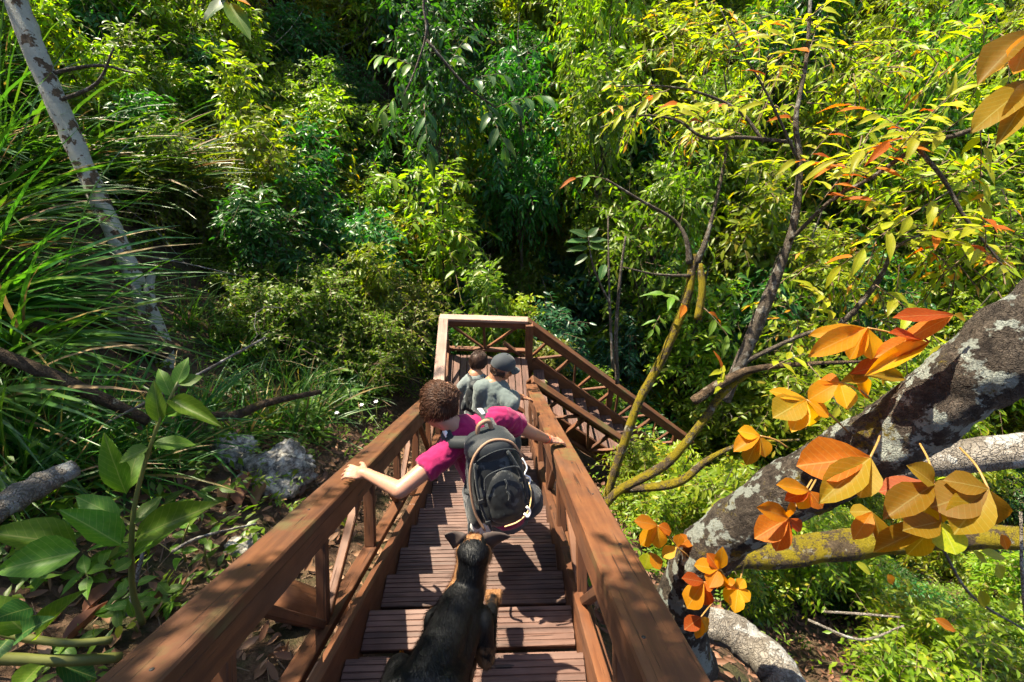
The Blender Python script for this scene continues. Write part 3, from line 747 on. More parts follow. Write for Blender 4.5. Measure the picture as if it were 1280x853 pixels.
# thin pale vines and dead stems tangled through the growth
vs = Soup(); rv = random.Random(31)
for k in range(150):
    while True:
        x = rv.uniform(-7, 11); y = rv.uniform(2.0, 15)
        if not blocked(x, y, 0, .8) and not (x < 0 and y < 6) and abs(x) < y * 1.1 + 2: break
    z = tz(x, y); L = rv.uniform(.8, 2.8); a = rv.uniform(0, 6.28); el = rv.uniform(.15, 1.3)
    p = Vector((x, y, z + rv.uniform(0, .8))); d = Vector((math.cos(a) * math.cos(el), math.sin(a) * math.cos(el), math.sin(el))); pts = []
    for j in range(9):
        pts.append(tuple(p)); p = p + d * L / 8; d = (d + Vector((rv.gauss(0, .16), rv.gauss(0, .16), rv.gauss(-.05, .14)))).normalized()
    r0 = rv.uniform(.004, .013); vs.tube(pts, [r0 * (1 - .75 * j / 8) for j in range(9)], 5)
vn = newobj('vine_tangle', vs.mesh('vine_tangle', [M['bark_pale']])); kind(vn, 'stuff'); vn['label'] = 'thin pale vines and dead stems tangled through the undergrowth'

# tall thin trees and saplings threading up between the shrubs
placed.clear()
scatter(14, (-6, 10), (8.5, 16), OP, 'slender_forest_tree', (.7, .95), None, 'tree', None, ['leaf_lime', 'leaf_mid', 'leaf_dark'], 1.6, (1.25, 1.7))
scatter(26, (-9, -1.8), (6, 12), SPL, 'bank_sapling', (.55, .95), None, 'sapling', None, ['leaf_mid', 'leaf_lime', 'leaf_dark', 'leaf_mid'], .9, (.9, 1.4))
scatter(30, (-3, 10), (8, 15), SPL, 'slope_sapling', (.8, 1.4), None, 'sapling', None, ['leaf_lime', 'leaf_yel', 'leaf_mid', 'leaf_dark'], .8, (.9, 1.5))
scatter(12, (4.6, 10), (5.6, 9), SPL + ['open0'], 'understory_sapling', (.7, 1.0), None, 'sapling', None, ['leaf_yel', 'leaf_lime'], 1.0, (.9, 1.4))
for (px, py, dep, key, sz, mt) in [(850, 570, 5.6, 'open1', .36, 'leaf_yel'), (800, 560, 5.9, 'sap1', .5, 'leaf_lime'), (890, 560, 5.2, 'open2', .34, 'leaf_lime'), (940, 560, 5.6, 'open0', .4, 'leaf_yel'), (1000, 560, 5.8, 'sap2', .8, 'leaf_lime')]:
    p = at(px, py, dep); plant(key, 'gully_sapling', (p.x, p.y, tz(p.x, p.y) - .05), sz, None, 'sapling', None, mt)
# ------------------------------------------------------------------ near plants with leaves built one by one
LEAFM = {}
def leaf_unit(shape, mat, curl=.12, fold=.10, wav=.02, seed=0):
    key = (shape, mat, curl, fold, wav, seed)
    if key in LEAFM: return LEAFM[key]
    rr = random.Random(seed)
    nt, nw = 7, 4
    f = {'ovate': lambda t: math.sin(math.pi * t ** .78) ** .85, 'obovate': lambda t: math.sin(math.pi * t ** 1.28) ** .78,
         'lance': lambda t: math.sin(math.pi * t ** .72) ** 1.15, 'oval': lambda t: math.sin(math.pi * t) ** .75, 'round': lambda t: math.sin(math.pi * t ** 1.1) ** .6}[shape]
    ts = [0.0, .12, .27, .43, .59, .75, .88, 1.0]
    V = []; UV = []
    ph = rr.uniform(0, 6)
    for t in ts:
        w = f(t) if 0 < t < 1 else 0.015
        for j in range(nw + 1):
            s = j / nw - .5
            z = -curl * t * t + fold * abs(s) * 2 * w * .5 + wav * math.sin(ph + 9 * t + (3 if s > 0 else 0)) * abs(s) * 2
            V.append((t + (rr.uniform(-.012, .012) if 0 < t < 1 else 0), s * w * (rr.uniform(.90, 1.06) if abs(s) > .4 else 1), z + rr.uniform(-.006, .006))); UV.append((t, j / nw if True else 0))
    F = []
    for i in range(len(ts) - 1):
        for j in range(nw):
            a = i * (nw + 1) + j; F.append((a, a + nw + 1, a + nw + 2, a + 1))
    me = bpy.data.meshes.new('leaf'); me.from_pydata(V, [], F); me.materials.append(M[mat])
    uv = me.uv_layers.new(name='UVMap')
    for lp in me.loops: uv.data[lp.index].uv = (UV[lp.vertex_index][0], .5 + V[lp.vertex_index][1])
    me.polygons.foreach_set('use_smooth', np.ones(len(me.polygons), dtype=bool)); me.update()
    LEAFM[key] = me; return me
def leaf_obj(parent, base, tip, width, mat, shape='ovate', normal=None, name='leaf', curl=.12, fold=.10):
    base = Vector(base); tip = Vector(tip); d = tip - base; L = d.length
    nrm_ = Vector(normal) if normal is not None else Vector((0, 0, 1)) - base.normalized() * .6
    nrm_ = nrm_ + Vector((random.uniform(-.3, .3), random.uniform(-.3, .3), random.uniform(-.2, .2)))
    Mx = frame(base, d, nrm_) @ Matrix.Diagonal((L, width, L, 1))
    return newobj(name, leaf_unit(shape, mat, curl, fold, .02, random.randrange(4)), parent, Mx)
def px_leaf(parent, b, t, d0, d1, wpx, mat, shape='ovate', normal=None, curl=.12, fold=.10):
    return leaf_obj(parent, at(b[0], b[1], d0), at(t[0], t[1], d1), wpx * (d0 + d1) / 2 / FPX, mat, shape, normal, 'leaf', curl, fold)
def px_line(pts):
    return [at(p[0], p[1], p[2]) for p in pts], [p[3] * p[2] / FPX for p in pts]
def limb(name, pts, mat, parent, seg=12, sub=6, rough=.10, jig=0.0, extra=None):
    """tapering, slightly crooked limb through photo points (x, y, depth, radius in photo pixels)"""
    P, r = px_line(pts)
    if extra:
        for (p, rad) in extra: P.append(Vector(p)); r.append(rad)
    Q = catmull([tuple(p) + (rad,) for p, rad in zip(P, r)], sub)
    if jig:
        for q in Q[1:-1]: q[:3] += np.array([random.uniform(-jig, jig) for _ in range(3)]) * q[3]
    s = Soup(); s.tube([q[:3] for q in Q], [max(q[3], .0015) for q in Q], seg, rough=rough, seed=random.uniform(0, 50))
    return newobj(name, s.mesh(name, [M[mat]]), parent, Matrix.Identity(4))

# ---- pale lichen-covered trunk on the left bank
g0 = ground_at(203, 452)
dB = proj(g0)[2]
lt = empty('lichen_tree', g0)
tag(lt, 'slender pale lichen-spotted tree trunk leaning on the left bank', 'tree')
kk = dB / 4.5
ext = [((-5.9 * kk, 6.6 * kk, 2.2), .07), ((-6.2 * kk, 7.2 * kk, 4.2), .05)]
limb('trunk', [(207, 470, 4.52 * kk, 12.7), (200, 428, 4.5 * kk, 11.1), (178, 372, 4.45 * kk, 10.1), (140, 285, 4.38 * kk, 10.1), (95, 185, 4.3 * kk, 11.1), (52, 85, 4.22 * kk, 11.9), (20, 0, 4.15 * kk, 12.3), (2, -60, 4.1 * kk, 11.9)], 'bark_lichen', lt, 16, 5, .10, .04, ext)
limb('stub', [(200, 432, 4.47 * kk, 7.7), (192, 400, 4.42 * kk, 6.8), (186, 365, 4.40 * kk, 5.9), (190, 340, 4.38 * kk, 4.2)], 'bark_lichen', lt, 10, 4, .12)
limb('branch', [(50, 95, 4.25 * kk, 3), (120, 82, 4.2 * kk, 2), (170, 92, 4.2 * kk, 1.2)], 'bark_grey', lt, 6)
limb('branch', [(68, 128, 4.25 * kk, 3), (120, 105, 4.1 * kk, 2), (142, 60, 4.0 * kk, 1)], 'bark_grey', lt, 6)
limb('root', [(208, 440, 4.45 * kk, 14), (180, 425, 4.3 * kk, 13), (150, 400, 4.3 * kk, 16), (130, 370, 4.5 * kk, 14), (110, 350, 4.9 * kk, 10)], 'bark_base', lt, 12, 5, .2)

def canopy(parent, name, seed, centres, per, ln, nleaf, leafL, asp, mat):
    rng = np.random.default_rng(seed)
    C = np.array([c[:3] for c in centres]); r = np.array([c[3] for c in centres])
    idx = np.repeat(np.arange(len(C)), per)
    dr = nrmz(rng.normal(0, 1, (len(idx), 3))); O = C[idx] + dr * r[idx, None] * rng.uniform(.1, 1, (len(idx), 1)) * np.array([1, 1, .55])
    P, DD, NN, LL, segs = sprays(rng, O, dr + rng.normal(0, .4, dr.shape), ln * rng.uniform(.7, 1.3, len(O)), nleaf, leafL, asp, .4, .9, .4, .3)
    V, T = leaf_soup(P, DD, NN, LL, LL * asp, fine=False)
    Vs, Ts, Ms = [V], [T], [np.zeros(len(T), int)]; n = len(V)
    for (a, b_) in segs:
        v, t = twig_soup(a, b_, np.full(len(a), .006), np.full(len(a), .004)); Vs.append(v); Ts.append(t + n); Ms.append(np.ones(len(t), int)); n += len(v)
    o = newobj('crown', tri_mesh(name, np.concatenate(Vs), np.concatenate(Ts), [M[mat], M['twig']], np.concatenate(Ms)), parent, Matrix.Identity(4))
    o['kind'] = 'stuff'; return o
CAN = [(-6.4, 7.6, 4.6, 1.5), (-5.2, 6.8, 4.2, 1.3), (-7.6, 6.6, 4.4, 1.4), (-6.4, 5.6, 4.4, 1.2), (-8.5, 7.5, 4.5, 1.6), (-9.6, 8.6, 4.7, 1.5), (-9.8, 6.4, 4.3, 1.0)]  # out-of-view crown; leftmost lobes added to shade the long grass
canopy(lt, 'lichen_tree_crown', 301, CAN, 110, .45, 8, .14, .42, 'leaf_mid')

# ---- unseen tree added by the top of the stairs to shade the near steps
st = empty('shade_tree', (-4.6, .6, tz(-4.6, .6)))
tag(st, 'unseen broad-crowned tree on the bank added to shade the near steps', 'tree')
s_ = Soup()
cs = [(-2.6, 1.7, 2.8, .55), (-1.5, 1.7, 2.9, .45), (-4.2, 3.0, 2.9, 1.0), (-5.0, 4.2, 2.6, 1.0), (-4.4, 4.8, 2.2, .8), (-5.6, 3.0, 3.3, 1.0), (-3.6, 2.4, 3.0, .8), (-2.0, 1.2, 3.0, .6)]
s_.tube(catmull([(-4.6, .6, tz(-4.6, .6) - .3), (-4.7, .9, 0.2), (-4.4, 1.6, 2.2), (-4.4, 2.4, 3.6)], 5), [.16 - .1 * k / 15 for k in range(16)], 10, rough=.1)
for c in cs: 
    q = catmull([(-4.45, 1.5, 1.9), (c[0] * .6 - 1.7, c[1] * .6 + .7, c[2] * .8 + .4), c[:3]], 5); s_.tube(q, [.06 - .045 * k / 10 for k in range(11)], 6)
newobj('trunk', s_.mesh('shade_trunk', [M['bark_grey']]), st, Matrix.Identity(4))
canopy(st, 'shade_tree_crown', 302, cs, 120, .38, 8, .14, .44, 'leaf_mid')

# ---- fallen sticks and logs on the left
def stick(name, label, pts, mat, rough=.12, seg=8, cat='branch'):
    o = limb(name, pts, mat, None, seg, 5, rough, .1); tag(o, label, cat); return o
gd = lambda x, y, k=.03: proj(ground_at(x, y))[2] - k
stick('fallen_branch', 'thick brown fallen branch sloping across the left bank', [(-20, 436, 2.75, 8), (60, 468, 2.9, 8), (120, 495, 3.0, 7.5), (186, 528, 3.1, 6)], 'bark_base')
stick('dry_stick', 'thin pale dry stick crossing above the fallen branch', [(135, 528, 2.95, 1.4), (220, 483, 3.2, 1.6), (332, 422, 3.7, 1.4)], 'bark_pale', .05, 6, 'stick')
stick('fallen_log', 'weathered pale log half buried at the edge of the left bank', [(-30, 655, 2.1, 16), (40, 612, 2.35, 15), (95, 585, 2.5, 10)], 'bark_pale', .2, 12, 'log')
stick('fallen_branch', 'crooked brown branch lying behind the limestone rock', [(230, 520, 3.6, 5), (290, 520, 3.9, 6), (330, 505, 4.1, 5), (400, 490, 4.6, 3)], 'bark_base')
stick('dry_stick', 'short pale stick lying on the leaf litter below the rock', [(215, 690, 2.35, 2), (250, 672, 2.5, 2), (320, 655, 2.8, 1.2)], 'bark_pale', .05, 6, 'stick')
stick('dry_stick', 'grey forked stick standing in the litter beside the sapling', [(160, 770, 2.15, 3), (175, 705, 2.2, 2.6), (185, 660, 2.3, 1.5)], 'bark_pale', .08, 6, 'stick')

# ---- rocks
b = NT('limestone'); q = geopos(b)
n1 = b.noise(q, 7, 8, .7); n2 = b.noise(q, 30, 5, .65); n3 = b.noise(q, 3.5, 4)
c_ = b.ramp(b.noise(q, 13, 8, .75), [(.36, (.030, .028, .026)), (.46, (.20, .185, .16)), (.62, (.62, .58, .50))])
c_ = b.mix(b.math('MULTIPLY', b.ramp(n3, [(.5, (0, 0, 0)), (.62, (1, 1, 1))]), .6), c_, (.055, .05, .028))
M['rock'] = b.finish(b.principled(c_, .9, b.bump(b.math('ADD', n1, b.math('MULTIPLY', n2, .4)), 1.0, .05), .2))
def rock(label, c, size, seed, flat=.7):
    bm = bmesh.new(); bmesh.ops.create_icosphere(bm, subdivisions=5, radius=1.0)
    o_ = Vector((seed * 3.1, seed * 1.7, 0))
    for v in bm.verts:
        n = v.co.normalized()
        r = 1 + .42 * noise.noise(n * 1.6 + o_) + .22 * abs(noise.noise(n * 4 + o_)) - .22 * abs(noise.noise(n * 6 + o_)) - .12 * abs(noise.noise(n * 13 + o_)) + .04 * noise.noise(n * 26 + o_)
        v.co = Vector((n.x * size[0], n.y * size[1], n.z * size[2])) * r
    me = bpy.data.meshes.new('rock'); bm.to_mesh(me); bm.free(); me.materials.append(M['rock'])
    me.polygons.foreach_set('use_smooth', np.ones(len(me.polygons), dtype=bool))
    o = newobj('rock', me, None, Matrix.Translation(Vector(c))); tag(o, label, 'rock'); return o
gr = ground_at(345, 600); rock('pitted pale limestone rock beside the left handrail', gr + Vector((0, 0, .06)), (.34, .30, .24), 2)
gr2 = ground_at(292, 570); rock('smaller grey limestone lump touching the larger rock', gr2 + Vector((0, 0, .03)), (.2, .2, .13), 5)
gr4 = ground_at(300, 690); rock('low flat grey stone in the litter next to the handrail', gr4 + Vector((0, 0, 0)), (.13, .12, .07), 9)

# ---- long grass
def blades(seed, n, ln, wid, main, spread, lift, mats, fracs, base_r=.08, sag=1.0, segs=7):
    rr = np.random.default_rng(seed); Vs, Ts, Ms = [], [], []; cnt = 0
    main = np.array(main, float)
    for i in range(n):
        L = ln * rr.uniform(.55, 1.1); w = wid * rr.uniform(.7, 1.2)
        p = np.array([rr.normal(0, base_r), rr.normal(0, base_r), 0.0])
        d = main * rr.uniform(.6, 1.1) + rr.normal(0, spread, 3); d[2] = abs(d[2]) * .5 + lift * rr.uniform(.7, 1.2); d /= np.linalg.norm(d)
        st_ = L / segs; pts = [p.copy()]
        tw = rr.uniform(-.6, .6)
        for k in range(segs):
            d = d + np.array([0, 0, -1.0]) * sag * (.06 + .11 * k / segs) * (1 + .3 * rr.normal()); d /= np.linalg.norm(d)
            p = p + d * st_; pts.append(p.copy())
        pts = np.array(pts); tan = np.gradient(pts, axis=0); tan = nrmz(tan)
        sd = nrmz(np.cross(tan, np.array([0, 0, 1.0]) + rr.normal(0, .25, 3))); up_ = np.cross(sd, tan)
        prof = np.array([.55, .9, 1, 1, .92, .75, .45, .04])[:segs + 1, None] * w * .5
        sd = sd * math.cos(tw) + up_ * math.sin(tw)
        V = np.stack([pts + sd * prof + up_ * prof * .35, pts, pts - sd * prof + up_ * prof * .35], 1).reshape(-1, 3)
        T = []
        for k in range(segs):
            a = 3 * k; T += [(a, a + 1, a + 4), (a, a + 4, a + 3), (a + 1, a + 2, a + 5), (a + 1, a + 5, a + 4)]
        Vs.append(V); Ts.append(np.array(T) + cnt); cnt += len(V)
        Ms.append(np.full(len(T), int(rr.choice(len(mats), p=fracs))))
    return tri_mesh('grass_blades', np.concatenate(Vs), np.concatenate(Ts), [M[m] for m in mats], np.concatenate(Ms), smooth=True)
GM = [blades(500 + k, 85, 2.3, .038, (.95, -.25, .25), .24, .48, ['grass_dark', 'straw', 'grass_lit'], (.90, .07, .03), .14, .85) for k in range(4)]
def grass(mesh, loc, size, label, group, rot=None):
    o = newobj('grass_clump', mesh, None, Matrix.Translation(Vector(loc)) @ Matrix.Rotation(random.uniform(-.35, .35) if rot is None else rot, 4, 'Z') @ Matrix.Scale(size, 4))
    tag(o, label, 'grass', group); return o
for k, (px, py) in enumerate([(-30, 300), (20, 235), (-20, 400), (95, 215), (10, 150), (-60, 210), (-40, 520), (150, 250), (-70, 120), (170, 180), (80, 130), (215, 230), (-10, 60), (50, 70), (130, 130), (-50, 340), (20, 450)]):
    p = ground_at(px, py)
    grass(GM[k % 4], p + Vector((0, 0, -.03)), random.uniform(.85, 1.25), 'clump of long arching dark green grass %s the lichen trunk' % ('uphill behind' if p.y > g0.y + .6 else 'beside' if abs(p.x - g0.x) < 1.2 else 'on the bank before'), 'long grass on the left bank')
GM2 = [blades(520 + k, 70, 1.0, .017, (.35, -.1, .3), .5, .6, ['grass_dark', 'straw'], (.93, .07), .10, 1.1) for k in range(3)]
for k, (px, py) in enumerate([(300, 455), (345, 470), (395, 452), (440, 470), (330, 430), (420, 430), (470, 455), (270, 430), (375, 490), (235, 410), (20, 575), (85, 570), (45, 610), (150, 565), (-10, 640), (120, 600), (330, 525), (300, 548), (372, 540), (405, 520), (440, 500), (255, 520), (225, 560), (480, 480), (180, 600)]):
    p = ground_at(px, py)
    grass(GM2[k % 3], p + Vector((0, 0, -.03)), random.uniform(.8, 1.15), 'tuft of dark strap-like grass %s' % ('on the bank below the fallen branch' if px < 200 else 'between the limestone rock and the lichen trunk' if px < 360 else 'between the limestone rock and the landing'), 'grass tufts behind the rock', random.uniform(-.8, .8))
gl = blades(540, 20, .62, .018, (.1, -.1, .2), .42, .9, ['grass_lit'], (1.0,), .03, 1.2)
grass(gl, ground_at(352, 545) + Vector((0, 0, .12)), 1.0, 'small lime grass tuft coloured as sunlit growing on the limestone rock', None, 0)

# ---- saplings with broad leaves in the left foreground
def sapling(label, base_px, stem, leaves, mat, stem_mat='stem_green', name='broadleaf_sapling', cat='plant'):
    r = empty(name, at(*base_px)); tag(r, label, cat)
    for sp in stem: limb('stem', sp, stem_mat, r, 7, 5, .05)
    for lf in leaves:
        bb, tt, d0, d1, w = lf[:5]; m_ = lf[5] if len(lf) > 5 else mat; sh = lf[6] if len(lf) > 6 else 'ovate'
        tt = (bb[0] + (tt[0] - bb[0]) * .86, bb[1] + (tt[1] - bb[1]) * .86); px_leaf(r, bb, tt, d0, d1, w * .84, m_, sh, None, random.choice([.08, .2, .3]), random.choice([.1, .25, .4]))
    return r
sapling('broad-leaved green sapling standing in the litter left of the handrail', (176, 778, 2.1),
        [[(178, 780, 2.15, 4), (166, 740, 2.1, 3.6), (164, 690, 2.05, 3.2), (167, 640, 2.0, 2.8), (178, 590, 1.98, 2.4), (198, 530, 1.95, 2), (222, 478, 1.95, 1.4)]],
        [((152, 682), (64, 628), 2.0, 1.9, 44), ((150, 648), (82, 614), 2.0, 2.0, 34), ((158, 618), (121, 532), 1.98, 1.9, 38), ((170, 672), (284, 620), 2.0, 1.95, 46),
         ((166, 694), (222, 644), 2.05, 2.0, 32), ((160, 612), (172, 545), 1.98, 2.05, 34), ((190, 556), (250, 548), 1.96, 2.0, 26), ((186, 560), (140, 578), 1.96, 1.9, 26),
         ((200, 528), (188, 470), 1.95, 1.9, 26), ((206, 518), (262, 500), 1.95, 2.0, 30), ((212, 500), (282, 532), 1.95, 1.9, 28), ((220, 482), (236, 440), 1.95, 2.0, 24),
         ((222, 480), (258, 468), 1.95, 2.0, 22), ((214, 496), (196, 452), 1.95, 1.95, 22), ((168, 655), (205, 610), 2.0, 2.1, 24), ((165, 700), (140, 715), 2.05, 2.0, 20)], 'leaf_big')
sapling('low plant with large pale-veined leaves at the foot of the bank', (60, 800, 1.35),
        [[(150, 822, 1.55, 6), (90, 826, 1.45, 6.5), (10, 824, 1.38, 7), (-40, 822, 1.33, 7)], [(140, 800, 1.52, 4.5), (85, 804, 1.45, 4.5), (20, 795, 1.4, 5), (-30, 780, 1.38, 5)]],
        [((100, 690), (-30, 715), 1.35, 1.25, 56), ((96, 682), (-40, 660), 1.4, 1.3, 50, 'leaf_big'), ((44, 800), (106, 728), 1.4, 1.36, 34), ((30, 790), (-30, 735), 1.35, 1.3, 44), ((20, 800), (45, 770), 1.36, 1.3, 34, 'leaf_bigdk'),
         ((10, 800), (-40, 850), 1.3, 1.2, 40, 'leaf_bigdk'), ((70, 830), (130, 850), 1.45, 1.5, 34, 'leaf_bigdk'), ((40, 760), (-10, 770), 1.34, 1.25, 40, 'leaf_bigdk'), ((50, 832), (10, 870), 1.4, 1.3, 36, 'leaf_big')], 'leaf_big')
sapling('little round-leaved seedling in the litter beside the rock', (232, 700, 2.5),
        [[(232, 702, 2.55, 1.6), (228, 680, 2.5, 1.4), (236, 655, 2.48, 1)]],
        [((228, 690), (208, 682), 2.5, 2.5, 15), ((228, 690), (250, 686), 2.5, 2.5, 12), ((231, 670), (212, 668), 2.5, 2.5, 13), ((234, 660), (250, 662), 2.5, 2.5, 13), ((234, 660), (222, 650), 2.5, 2.5, 12), ((236, 657), (246, 645), 2.5, 2.5, 12), ((228, 698), (215, 708), 2.5, 2.4, 13)], 'leaf_big')
sapling('two small yellow leaves on a short stem in the leaf litter', (162, 800, 1.95),
        [[(172, 790, 1.98, 1.6), (165, 780, 1.95, 1.2)]], [((170, 780), (155, 786), 1.95, 1.93, 9, 'leaf_lance'), ((168, 772), (158, 745), 1.95, 1.95, 10, 'leaf_big'), ((150, 782), (146, 800), 1.93, 1.9, 10, 'leaf_lance')], 'leaf_lance')
# leafy herbs with narrow leaves beside the left rail, two white flowers
def herb(label, px, py, n, hgt, ll, mat, seed, group=None, shape='lance', wr=.26):
    rr = random.Random(seed); g = ground_at(px, py); r = empty('leafy_herb', g); tag(r, label, 'plant', group)
    for i in range(n):
        a = rr.uniform(0, 6.28); top = g + Vector((math.cos(a) * .22, math.sin(a) * .22, hgt * rr.uniform(.7, 1.1)))
        q = catmull([tuple(g + Vector((math.cos(a) * .05, math.sin(a) * .05, -.03))), tuple(g.lerp(top, .5) + Vector((0, 0, .06))), tuple(top)], 4)
        s = Soup(); s.tube(q, [.006 - .0004 * k for k in range(9)], 5); newobj('stem', s.mesh('herb_stem', [M['stem_green']]), r, Matrix.Identity(4))
        for k in range(6):
            p = Vector(q[min(8, 2 + k)]); th = a + k * 2.4 + rr.uniform(-.4, .4)
            d = Vector((math.cos(th), math.sin(th), rr.uniform(-.1, .45))).normalized() * ll * rr.uniform(.75, 1.1)
            leaf_obj(r, p, p + d, ll * wr, mat, shape, (0, 0, 1), curl=.25)
    return r
HERB = [(430, 520, 5), (452, 500, 5), (405, 545, 4), (470, 488, 4), (388, 520, 4), (300, 500, 4), (415, 490, 4), (262, 555, 3)]
for k, (px, py, n) in enumerate(HERB):
    herb('narrow-leaved green herb crowding the outside of the left handrail', px, py, n, .42, .22, ['leaf_big', 'leaf_bigdk'][k % 2], 700 + k, 'herbs along the left handrail')
b_ = NT('white_petal'); M['petal'] = b_.finish(b_.principled((.75, .70, .74), .5))
for k, (px, py) in enumerate([(452, 507), (470, 503), (421, 517)]):
    f_ = empty('flower', at(px, py, 3.9)); tag(f_, 'small white flower among the herbs by the left handrail', 'flower', 'white flowers by the handrail')
    for j in range(6):
        a = j * 1.05; leaf_obj(f_, at(px, py, 3.9), at(px, py, 3.9) + Vector((math.cos(a) * .02, math.sin(a) * .02, .012)), .010, 'petal', 'ovate', (0, 0, 1), 'petal')
    s = Soup(); s.tube([tuple(at(px, py, 3.9)), tuple(at(px + 2, py + 26, 3.95))], [.003, .004], 5); newobj('stem', s.mesh('flower_stem', [M['stem_green']]), f_, Matrix.Identity(4))

# ---- leaf litter and twigs
rng = np.random.default_rng(77)
def litter(n, xr, yr, name, label, size=(.04, .12)):
    X = rng.uniform(*xr, n); Y = rng.uniform(*yr, n); ok = ~((X > -1.0) & (X < .5) & (Y < 4.3) & (rng.uniform(0, 1, n) < .6))
    X, Y = X[ok], Y[ok]; n = len(X)
    P = np.stack([X, Y, terrain(X, Y) + rng.uniform(.0, .035, n)], 1)
    D = rng.normal(0, 1, (n, 3)); D[:, 2] = D[:, 2] * .25 - .0; NN = np.array([0, -.3, 1.0]) + rng.normal(0, .4, (n, 3))
    L = rng.uniform(size[0], size[1], n)
    V, T = leaf_soup(P, D, NN, L, L * rng.uniform(.3, .55, n), fold=.3, droop=-.18)
    o = newobj(name, tri_mesh(name, V, T, [M['dead']])); kind(o, 'stuff'); o['label'] = label
litter(3800, (-4.2, -.6), (-.2, 4.2), 'leaf_litter', 'brown fallen leaves covering the bank left of the handrail')
litter(4200, (.3, 5.5), (.2, 4.6), 'leaf_litter', 'brown fallen leaves covering the slope right of the handrail')
n = 520; X = rng.uniform(-4, -.9, n); Y = rng.uniform(0, 4, n); A = np.stack([X, Y, terrain(X, Y) + .02], 1)
B = A + np.stack([rng.normal(0, .12, n), rng.normal(0, .12, n), rng.normal(0, .02, n)], 1)
V, T = twig_soup(A, B, rng.uniform(.002, .006, n), rng.uniform(.001, .004, n))
o = newobj('fallen_twigs', tri_mesh('fallen_twigs', V, T, [M['twig']])); kind(o, 'stuff'); o['label'] = 'thin brown twigs strewn over the leaf litter'
# larger fallen leaves one can pick out
for k, (bb, tt, w, m_, lab) in enumerate([((302, 640), (318, 612), 26, 'dead', 'large curled brown dead leaf lying below the rock'), ((322, 640), (338, 622), 18, 'dead', 'dry brown dead leaf folded against the rock'),
        ((110, 775), (160, 745), 22, 'dead', 'pale dry leaf lying at the foot of the sapling'), ((205, 655), (235, 700), 0, None, None), ((85, 815), (150, 775), 20, 'dead', 'long grey-brown dead leaf between the low stems'), ((285, 640), (300, 615), 16, 'dead', 'small crumpled reddish dead leaf near the seedling')]):
    if m_ is None: continue
    ga, gb = ground_at(*bb) + Vector((0, 0, .05)), ground_at(*tt) + Vector((0, 0, .09))
    o = leaf_obj(None, ga, gb, w * proj(ga)[2] / FPX, m_, 'ovate', (0, 0, 1), 'fallen_leaf', -.25, .5); tag(o, lab, 'leaf')
yl = at(483, 808, 1.83); o = leaf_obj(None, Vector((-.49, .905, nose(1.09) + .012)), Vector((-.44, .835, nose(1.09) + .02)), .03, 'leaf_gold', 'ovate', (0, 0, 1), 'fallen_leaf', -.1, .3)
tag(o, 'yellow fallen leaf lying on a step beside the dog', 'leaf')

# ------------------------------------------------------------------ right: leaning tree with orange leaves
big = empty('leaning_tree', at(852, 790, 2.5)); tag(big, 'thick leaning tree trunk with pale lichen and orange three-part leaves', 'tree')
limb('trunk', [(862, 830, 2.62, 30), (850, 775, 2.5, 29), (866, 716, 2.36, 30), (912, 664, 2.2, 32), (985, 616, 2.0, 34), (1065, 572, 1.84, 38), (1140, 526, 1.70, 41), (1210, 474, 1.60, 44), (1280, 416, 1.52, 46), (1380, 332, 1.45, 48)], 'bark_big', big, 64, 18, .15)
limb('limb', [(1040, 610, 2.25, 12), (1120, 585, 2.15, 17), (1200, 572, 2.1, 20), (1300, 560, 2.02, 22)], 'bark_pale', big, 16, 6, .08)
def palmate(c, d, tips, mats, petiole=None):
    P = at(c[0], c[1], d)
    for k, (tx, ty, w) in enumerate(tips):
        dd = d + random.uniform(-.07, .07)
        px_leaf(big, c, (tx, ty), d, dd, w * random.uniform(.78, .98), (GO if mats[k % len(mats)] == OR and random.random() < .3 else mats[k % len(mats)]), 'obovate', None, random.choice([.04, .12, .22]), random.choice([.08, .2, .34]))
    if petiole:
        q = at(petiole[0], petiole[1], petiole[2]); s = Soup()
        s.tube(catmull([tuple(q), tuple((q + P) / 2 + Vector((0, 0, .012))), tuple(P)], 4), [.0035] * 9, 5)
        newobj('petiole', s.mesh('petiole', [M['stem_red']]), big, Matrix.Identity(4))
GO, OR, BZ = 'leaf_gold', 'leaf_orange', 'leaf_bronze'
palmate((822, 657), 2.2, [(796, 650, 24), (800, 682, 24), (826, 688, 24), (842, 664, 18)], [GO, GO, GO, OR], (860, 700, 2.25))
palmate((846, 684), 2.22, [(828, 696, 20), (866, 668, 22), (850, 668, 16)], [GO, OR, GO], (868, 705, 2.25))
palmate((812, 690), 2.24, [(806, 712, 24), (826, 712, 18)], ['leaf_lance', GO])
palmate((898, 712), 2.05, [(868, 706, 26), (885, 692, 18), (904, 690, 18), (888, 732, 24), (902, 738, 20)], [GO, OR, GO, OR], (905, 720, 2.2))
palmate((880, 728), 2.02, [(854, 722, 22), (856, 760, 30), (884, 760, 20), (893, 735, 18)], [OR, OR, OR], (905, 730, 2.2))
palmate((922, 736), 2.05, [(902, 752, 22), (920, 766, 22), (938, 752, 20), (906, 726, 18), (930, 724, 16)], [OR, GO, OR], (930, 705, 2.2))
palmate((876, 772), 2.1, [(858, 784, 20), (886, 788, 20), (872, 800, 16)], [OR, OR], (890, 755, 2.2))
palmate((986, 648), 1.65, [(948, 634, 26), (944, 672, 42), (970, 690, 26), (1002, 664, 26), (990, 628, 18)], [GO, OR, OR, OR, OR], (1015, 600, 1.7))
palmate((1012, 614), 1.62, [(972, 606, 26), (1000, 638, 22), (1030, 636, 26), (985, 622, 24)], [OR, GO, OR], (1020, 600, 1.7))
palmate((1088, 572), 1.38, [(996, 582, 62), (1030, 622, 50), (1075, 622, 46)], [OR, BZ, BZ], (1100, 545, 1.5))
